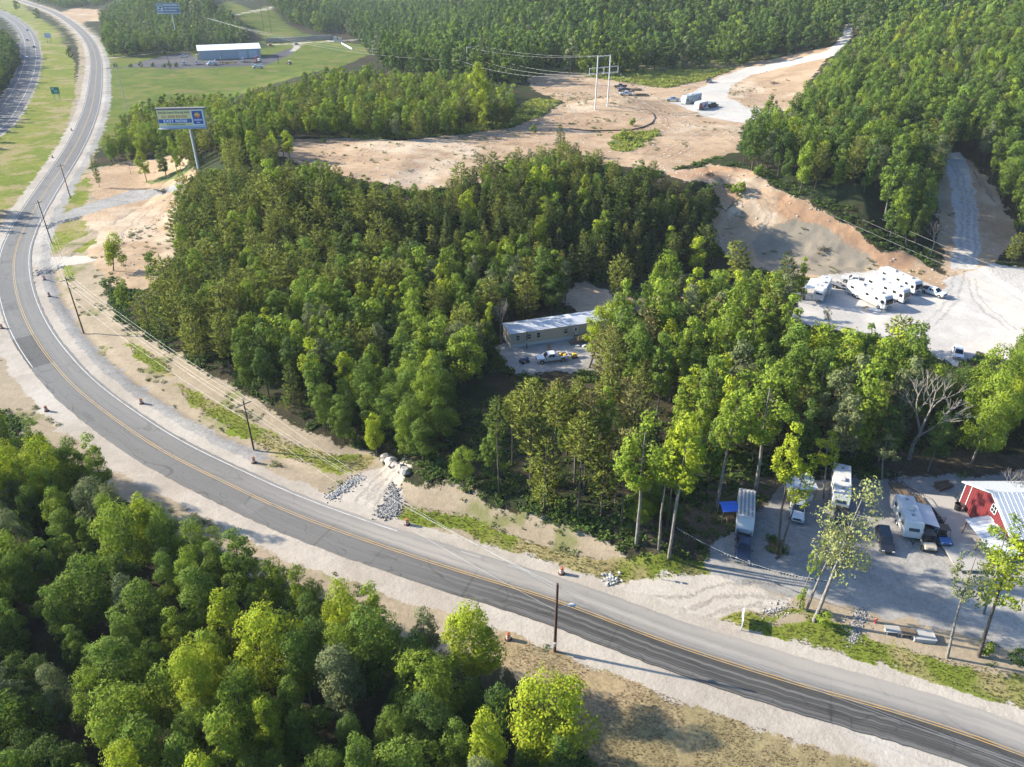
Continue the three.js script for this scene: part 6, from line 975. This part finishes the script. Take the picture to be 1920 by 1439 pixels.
function brush(label, px, s) { const p = at(...px), g = thing('brush_heap', label, 'brush heap', [p.x, p.y, p.z]), st = []; for (let i = 0; i < 46; i++) { const a = rnd() * 6.283, l = rr(0.7, 1.9) * s; st.push(tubeBetween(V(rr(-1, 1) * s, rr(0, 0.3) * s, rr(-0.7, 0.7) * s), V(rr(-1, 1) * s + Math.cos(a) * l * 0.6, rr(0.2, 1.0) * s, rr(-0.7, 0.7) * s + Math.sin(a) * l * 0.6), 0.05, 0.02, 4)); } part('branches', st, BARK.brown, g).userData.kind = 'stuff'; }
brush('brown brush heap at the end of the upper side track', [305, 362], 2.2); brush('low brush heap in the dirt pocket beside the haul road', [1452, 158], 1.8); brush('small brush heap on the dirt bank', [1545, 470], 1.2); brush('twiggy brush heap at the bank foot beside the pale yard', [1330, 330], 1.6);
console.log('stage: far things');

// ---------------------------------------------------------------- single trees that stand out: foot, top of crown, proto, leaf, bark, width, label
const singles = [
  [[1235, 1030], [1262, 800], 'tall', 1, 'fresh', 'grey', 0.95, 'tall pale-stemmed tree at the wood edge, left of the tallest'], [[1254, 1046], [1298, 775], 'tall', 0, 'bright', 'grey', 1.0, 'tallest pale-stemmed tree at the wood edge by the yard entrance'], [[1193, 1022], [1212, 770], 'tall', 2, 'fresh', 'grey', 1.15, 'broad-topped tall tree with a thin pale stem at the bank'],
  [[1345, 955], [1392, 725], 'tall', 3, 'fresh', 'grey', 1.0, 'tall leaning tree with a thin pale stem behind the blue canopy'], [[1415, 930], [1448, 690], 'tall', 2, 'fresh', 'grey', 1.3, 'full-crowned tall tree with a thick pale stem behind the long trailer'],
  [[1458, 1032], [1492, 790], 'tall', 1, 'bright', 'brown', 0.9, 'tall tree in the leaf bed beside the navy pickup, upright stem'], [[1463, 1036], [1520, 850], 'sparse', 0, 'bright', 'brown', 0.8, 'leaning thin tree in the leaf bed beside the navy pickup'], [[1545, 935], [1555, 805], 'sparse', 0, 'bright', 'grey', 1.0, 'thin tree with yellow-green top behind the white canopy'],
  [[1526, 1166], [1632, 895], 'feather', 0, 'gold', 'bare', 1.0, 'pale gold leaning tree at the grass island'], [[1512, 1146], [1600, 960], 'sparse', 1, 'gold', 'bare', 0.9, 'bare-stemmed leaning tree beside the pale gold one'], [[1498, 1140], [1545, 1010], 'sparse', 1, 'fresh', 'bare', 0.5, 'thin leaning sapling left of the pale gold tree'], [[1655, 900], [1665, 815], 'sparse', 1, 'sage', 'bare', 1.1, 'half-bare grey tree behind the flatbed trailers'],
  [[1777, 1234], [1842, 1010], 'sparse', 1, 'sage', 'bare', 0.85, 'thin pale tree with sparse leaves on the dirt strip'], [[1836, 1232], [1912, 1010], 'sparse', 2, 'bright', 'brown', 1.1, 'dark-stemmed tree with yellow-green leaves at the right edge'], [[1845, 1152], [1900, 960], 'sparse', 0, 'fresh', 'grey', 0.9, 'stout grey-stemmed tree in front of the barn porch'],
  [[212, 508], [210, 432], 'wood', 2, 'bright', 'brown', 0.95, 'lone leafy tree on the bare dirt beside the curve'], [[282, 528], [280, 468], 'wood', 0, 'mid', 'brown', 0.75, 'lone dark green tree at the dirt edge of the wood'], [[205, 545], [208, 515], 'bush', 2, 'deep', 'brown', 1.4, 'round dark shrub below the lone leafy tree'], [[230, 585], [228, 520], 'wood', 4, 'fresh', 'brown', 0.9, 'leafy tree at the wood tip above the curve pole'],
  [[187, 352], [170, 290], 'pine', 4, 'pine', 'brown', 0.5, 'slim pine leaning on the dirt patch by the upper road'], [[245, 328], [236, 272], 'sparse', 0, 'fresh', 'brown', 0.45, 'thin young tree in front of the tree belt, left of the pair'], [[270, 308], [258, 240], 'sparse', 2, 'fresh', 'brown', 0.4, 'thin young tree in front of the tree belt, right of the pair'], [[326, 298], [312, 242], 'sparse', 1, 'sage', 'brown', 0.4, 'thin half-bare tree just left of the billboard mast'],
  [[1052, 292], [1050, 232], 'spire', 3, 'pine', 'brown', 1.1, 'lone dark pine at the front edge of the dirt clearing'], [[905, 235], [893, 115], 'wood', 3, 'bright', 'brown', 1.35, 'tallest bright tree of the belt by the clearing'], [[1160, 570], [1165, 478], 'pine', 0, 'olive', 'pine', 1.05, 'lone olive pine beside the brown track behind the trailer home'],
  [[128, 108], [129, 84], 'coarse', 0, 'deep', 'brown', 0.9, 'dark round tree on the far median'], [[70, 36], [66, 14], 'coarse', 2, 'deep', 'brown', 1.1, 'dark round tree high on the far median'], [[30, 20], [28, -6], 'coarse', 3, 'deep', 'brown', 1.2, 'dark tree clump at the top of the median'], [[1500, 565], [1510, 480], 'wood', 4, 'fresh', 'pine', 0.7, 'slim tree at the pale yard beside the fifth-wheel camper'], [[1480, 565], [1478, 470], 'pine', 3, 'pine', 'pine', 0.8, 'dark slim pine at the pale yard corner'],
  [[1400, 545], [1375, 445], 'pine', 1, 'olive', 'pine', 1.1, 'olive pine below the grey bank'], [[1700, 660], [1690, 590], 'pine', 2, 'olive', 'pine', 1.2, 'thin olive pine at the lower edge of the pale yard'], [[1560, 622], [1545, 570], 'sparse', 2, 'sage', 'bare', 0.6, 'grey feathery tree at the lower edge of the pale yard'],
  [[1105, 690], [1150, 560], 'near', 3, 'bright', 'brown', 1.25, 'big yellow-green tree covering the end of the trailer home'], [[912, 650], [918, 565], 'wood', 4, 'bright', 'brown', 0.7, 'slender yellow-green tree beside the trailer home end'], [[860, 650], [850, 585], 'wood', 1, 'bright', 'brown', 0.8, 'narrow bright tree left of the trailer home'],
  [[1070, 1439], [1000, 1262], 'near', 0, 'bright', 'brown', 1.25, 'big yellow-green tree at the lower wood corner by the dry field'], [[905, 1290], [870, 1135], 'near', 3, 'bright', 'brown', 1.15, 'tall bright tree at the wood tip below the road'], [[1700, 462], [1690, 345], 'wood', 3, 'fresh', 'pine', 0.8, 'bright tree at the bank top beside the gravel lane'],
];
const singleSpots = [];
for (const [foot, top, pk, pi, leaf, bark, fat, label] of singles) {
  const b = at(...foot), r = rayOf(...top), h = CAM_HEIGHT + r[1] * (b.z / r[2]) - b.y, pr = PROTO[pk][pi % PROTO[pk].length], sy = h / pr.h, lean = Math.atan2(r[0] * (b.z / r[2]) - b.x, h), isPine = ['pine', 'spire', 'loft'].includes(pk);
  const sx = sy * 0.5 * fat + fat * 0.5;
  treeThing(isPine ? P : pk === 'bush' ? 'leafy_shrub' : B, pr, LEAF[leaf], BARK[bark], label, null, b.x, b.y - 0.1, b.z, sx, sy, 0, -clamp(lean, -0.4, 0.4));
  keep({ x: b.x, z: b.z }); NOTREE.push([b.x, b.z, 2.6]);
}
for (const [foot, h, sp, seed, w, label, turn] of [[[1705, 862], 17, 0.62, 5, 1.3, 'large bare grey tree in the wood above the gravel yard', 0], [[1880, 960], 8, 0.5, 9, 0.7, 'bare twiggy tree in front of the barn roof', 1], [[1745, 480], 10, 0.5, 14, 0.7, 'bare pale tree at the bank top by the gravel lane', 2], [[940, 640], 9, 0.3, 21, 0.5, 'dead brown tree beside the trailer home end', 0]]) {
  const [tr, tw] = bareTree(h, 0.2 * w + 0.05, sp, 4, seed), b = at(...foot), g = new THREE.Group(); g.name = numbered('bare_tree'); part('trunk', tr, BARK.bare, g); part('twigs', tw, BARK.bare, g); g.position.copy(b); g.rotation.y = turn; tag(g, label, 'tree'); scene.add(g); NOTREE.push([b.x, b.z, 3]);
}
plant();
console.log('stage: planted', spots.length);
// the largest in view become single trees, the rest two masses of woodland
const inView = (s) => s.px > -140 && s.px < 2060 && s.py > -60 && s.py < 1560;
const used = { [B]: 0, [P]: 0 }, MOST = { [B]: 262, [P]: 282 }, rest = [];
spots.sort((a, b) => a.d / a.h - b.d / b.h);
for (const s of spots) {
  const [pk, leaf, , , , kind] = s.m, pr = PROTO[pk][s.proto], sy = s.h / pr.h, sx = (sy * 0.6 + 0.4) * s.fat * (pk === 'spire' ? 0.95 : 1);
  s.sx = sx; s.sy = sy;
  if (s.w.far || !inView(s) || used[kind] >= MOST[kind]) { rest.push(s); continue; }
  used[kind]++;
  const xs = s.w.poly.map((q) => clamp(q[0], 0, 1920)), ys = s.w.poly.map((q) => clamp(q[1], 0, 1439)), fx = (s.px - Math.min(...xs)) / (Math.max(...xs) - Math.min(...xs)), fy = (s.py - Math.min(...ys)) / (Math.max(...ys) - Math.min(...ys)), ft = (s.h - s.m[3]) / (s.m[4] - s.m[3]);
  const where = (fy < 0.33 ? 'upper' : fy < 0.67 ? 'middle' : 'lower') + ' ' + (fx < 0.33 ? 'left' : fx < 0.67 ? 'centre' : 'right');
  const label = `${ft < 0.33 ? 'short' : ft > 0.67 ? 'tall' : 'mid-height'} ${COLOURWORD[leaf]} ${kind === P ? 'pine' : 'leafy tree'} ${s.w.label}, ${where}`;
  treeThing(kind, pr, LEAF[leaf], kind === P ? BARK.pine : BARK[['brown', 'grey'][s.proto % 2]], label, (kind === P ? 'pines ' : 'leafy trees ') + s.w.label, s.x, s.y - 0.15, s.z, sx, sy, s.turn);
}
for (const kind of [B, P]) {
  const g = new THREE.Group(); g.name = kind === B ? 'broadleaf_woodland' : 'pine_woodland'; tag(g, kind === B ? 'mass of leafy woodland behind and between the single trees' : 'mass of pines behind and between the single pines', 'woodland', null, 'stuff'); scene.add(g);
  const by = new Map();
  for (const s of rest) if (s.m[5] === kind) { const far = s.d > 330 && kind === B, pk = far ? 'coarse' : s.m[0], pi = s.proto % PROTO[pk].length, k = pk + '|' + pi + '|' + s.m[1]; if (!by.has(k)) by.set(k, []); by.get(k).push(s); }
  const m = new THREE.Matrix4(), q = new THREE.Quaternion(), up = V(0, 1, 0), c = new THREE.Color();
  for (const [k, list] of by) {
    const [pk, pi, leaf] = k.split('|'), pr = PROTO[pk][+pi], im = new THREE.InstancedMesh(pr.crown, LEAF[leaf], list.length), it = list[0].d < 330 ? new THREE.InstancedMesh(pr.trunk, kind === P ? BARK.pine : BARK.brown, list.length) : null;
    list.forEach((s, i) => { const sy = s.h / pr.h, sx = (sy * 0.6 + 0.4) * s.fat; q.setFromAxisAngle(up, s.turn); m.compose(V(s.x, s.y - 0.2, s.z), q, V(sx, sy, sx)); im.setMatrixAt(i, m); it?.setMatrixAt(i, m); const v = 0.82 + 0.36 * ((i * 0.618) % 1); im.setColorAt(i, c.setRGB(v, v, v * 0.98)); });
    im.name = 'crowns'; im.castShadow = im.receiveShadow = true; g.add(im); if (it) { it.name = 'trunks'; it.castShadow = true; g.add(it); }
  }
}
// ---------------------------------------------------------------- undergrowth and grass
const tuft = (() => { reseed(55); const L = new Leaves(); for (let i = 0; i < 9; i++) { const a = rnd() * 6.283; L.needle(rr(-0.12, 0.12), 0, rr(-0.12, 0.12), Math.cos(a) * 0.5, 1, Math.sin(a) * 0.5, rr(0.18, 0.36), 0.03, rr(0.8, 1.2)); } return L.done(); })();
const weed = (() => { reseed(56); const L = new Leaves(); for (let i = 0; i < 34; i++) { const a = rnd() * 6.283, d = Math.sqrt(rnd()) * 0.55; L.leaf(Math.cos(a) * d, rr(0.08, 0.5) * (1.1 - d), Math.sin(a) * d, rr(-0.8, 0.8), 0.8, rr(-0.8, 0.8), rr(0.16, 0.34), rr(0.8, 1.2)); } return L.done(); })();
function scatter(nm, label, geo, mat, n, area, ok, s0, s1, seed) {
  reseed(seed); const im = new THREE.InstancedMesh(geo, mat, n), m = new THREE.Matrix4(), q = new THREE.Quaternion(), up = V(0, 1, 0), c = new THREE.Color(); let k = 0;
  for (let t = 0; t < n * 14 && k < n; t++) { const x = rr(area[0], area[1]), z = rr(area[2], area[3]); if (!ok(x, z)) continue; const s = rr(s0, s1); q.setFromAxisAngle(up, rnd() * 6.283); m.compose(V(x, land(x, z) - 0.02, z), q, V(s, s * rr(0.7, 1.2), s)); im.setMatrixAt(k, m); const v = rr(0.75, 1.25); im.setColorAt(k, c.setRGB(v * rr(0.9, 1.15), v, v)); k++; }
  im.count = k; im.name = nm; im.castShadow = im.receiveShadow = true; tag(im, label, 'plants', null, 'stuff'); scene.add(im);
}
const zn = (...ks) => { const S = new Set(ks); return (x, z) => S.has(zoneAt(x, z)) && seen(x, 0, z)[0] > -150 && seen(x, 0, z)[0] < 2070; };
scatter('grass', 'short green grass on the verges', tuft, leafMat(0.21, 0.22, 0.06, 0.3), 26000, [-110, 75, -200, -35], zn(Z.grass), 0.4, 0.9, 71);
scatter('dry_grass', 'dry yellow grass on the near field', tuft, leafMat(0.44, 0.34, 0.19, 0.3), 16000, [-20, 60, -62, -30], (x, z) => zn(Z.dry)(x, z) && fbm(x * 0.3, z * 0.3) > 0.42, 0.3, 0.6, 72);
scatter('weeds', 'rough weeds around the clearing', weed, LEAF.olive, 2600, [-60, 150, -420, -225], zn(Z.weeds), 1.2, 2.6, 73);
scatter('undergrowth', 'low leafy undergrowth at the woodland edges', weed, LEAF.deep, 4200, [-95, 110, -230, -35], (x, z) => zoneAt(x, z) === Z.forest && fbm(x * 0.2 + 7, z * 0.2) > 0.5 && [[5, 0], [-5, 0], [0, 5], [0, -5]].some(([a, b]) => zoneAt(x + a, z + b) !== Z.forest), 0.8, 2.0, 74);
scatter('undergrowth', 'low leafy undergrowth below the tall stand', weed, LEAF.deep, 700, [-25, 40, -110, -70], zn(Z.forest, Z.litter), 0.8, 1.8, 75);
scatter('weeds', 'scattered weeds on the dirt clearing and bank', weed, LEAF.sage, 600, [-110, 130, -400, -165], (x, z) => zn(Z.dirt, Z.grey)(x, z) && fbm(x * 0.07 + 9, z * 0.07) > 0.56, 0.5, 1.5, 78);
scatter('stones', 'loose stones on the dirt clearing and bank', STONES[2], M.stone, 2600, [-110, 130, -400, -165], (x, z) => zn(Z.dirt, Z.clay)(x, z) && fbm(x * 0.1, z * 0.1 + 40) > 0.5, 0.08, 0.34, 79);
scatter('weeds', 'sparse weeds on the straw verge', weed, LEAF.sage, 900, [-105, 70, -190, -40], (x, z) => zn(Z.straw)(x, z) && fbm(x * 0.16 + 3, z * 0.16) > 0.58, 0.4, 1.0, 76);
for (const [px, s, leaf, l] of [[[1543, 1172], 0.75, 'fresh', 'round green bush at the foot of the pale gold tree'], [[1498, 1142], 0.8, 'fresh', 'upright leafy vine stump beside the leaning trees'], [[1845, 1225], 0.7, 'fresh', 'leafy bush at the right dirt strip'], [[1905, 1245], 0.8, 'deep', 'dark green shrub at the right edge of the dirt strip'], [[1185, 236], 1.1, 'fresh', 'bright weed clump on the dirt mound'], [[1385, 362], 1.6, 'fresh', 'green bush on the bare dirt bank'], [[1420, 330], 1.3, 'mid', 'low bush at the top of the bank'], [[1880, 985], 0.9, 'fresh', 'leafy bush at the barn porch corner'], [[660, 252], 1.5, 'fresh', 'green thicket bush on the left edge of the dirt clearing'], [[700, 256], 1.5, 'fresh', 'green thicket bush next along the dirt clearing edge'], [[735, 256], 1.4, 'mid', 'darker thicket bush along the dirt clearing edge'], [[1000, 250], 1.0, 'mid', 'small bush on the clearing beside the belt'], [[1168, 262], 1.2, 'fresh', 'weedy bush below the silt fence'], [[607, 268], 0.7, 'fresh', 'tiny bush alone on the clearing left end']]) {
  const b = at(...px), pr = PROTO.bush[Math.floor(rnd() * 3)], g = new THREE.Group(); g.name = numbered('leafy_shrub'); part('stem', pr.trunk, BARK.brown, g); part('crown', pr.crown, LEAF[leaf], g); g.position.copy(b); g.scale.set(s, s * (l.includes('vine') ? 1.3 : 0.85), s * (l.includes('vine') ? 0.5 : 1)); if (l.includes('vine')) g.scale.x = 0.4; tag(g, l, 'shrub'); scene.add(g);
}
for (const o of scene.children) o.traverse((m) => { if (m.isMesh) { m.castShadow = true; m.receiveShadow = true; } });
renderer.render(scene, camera);
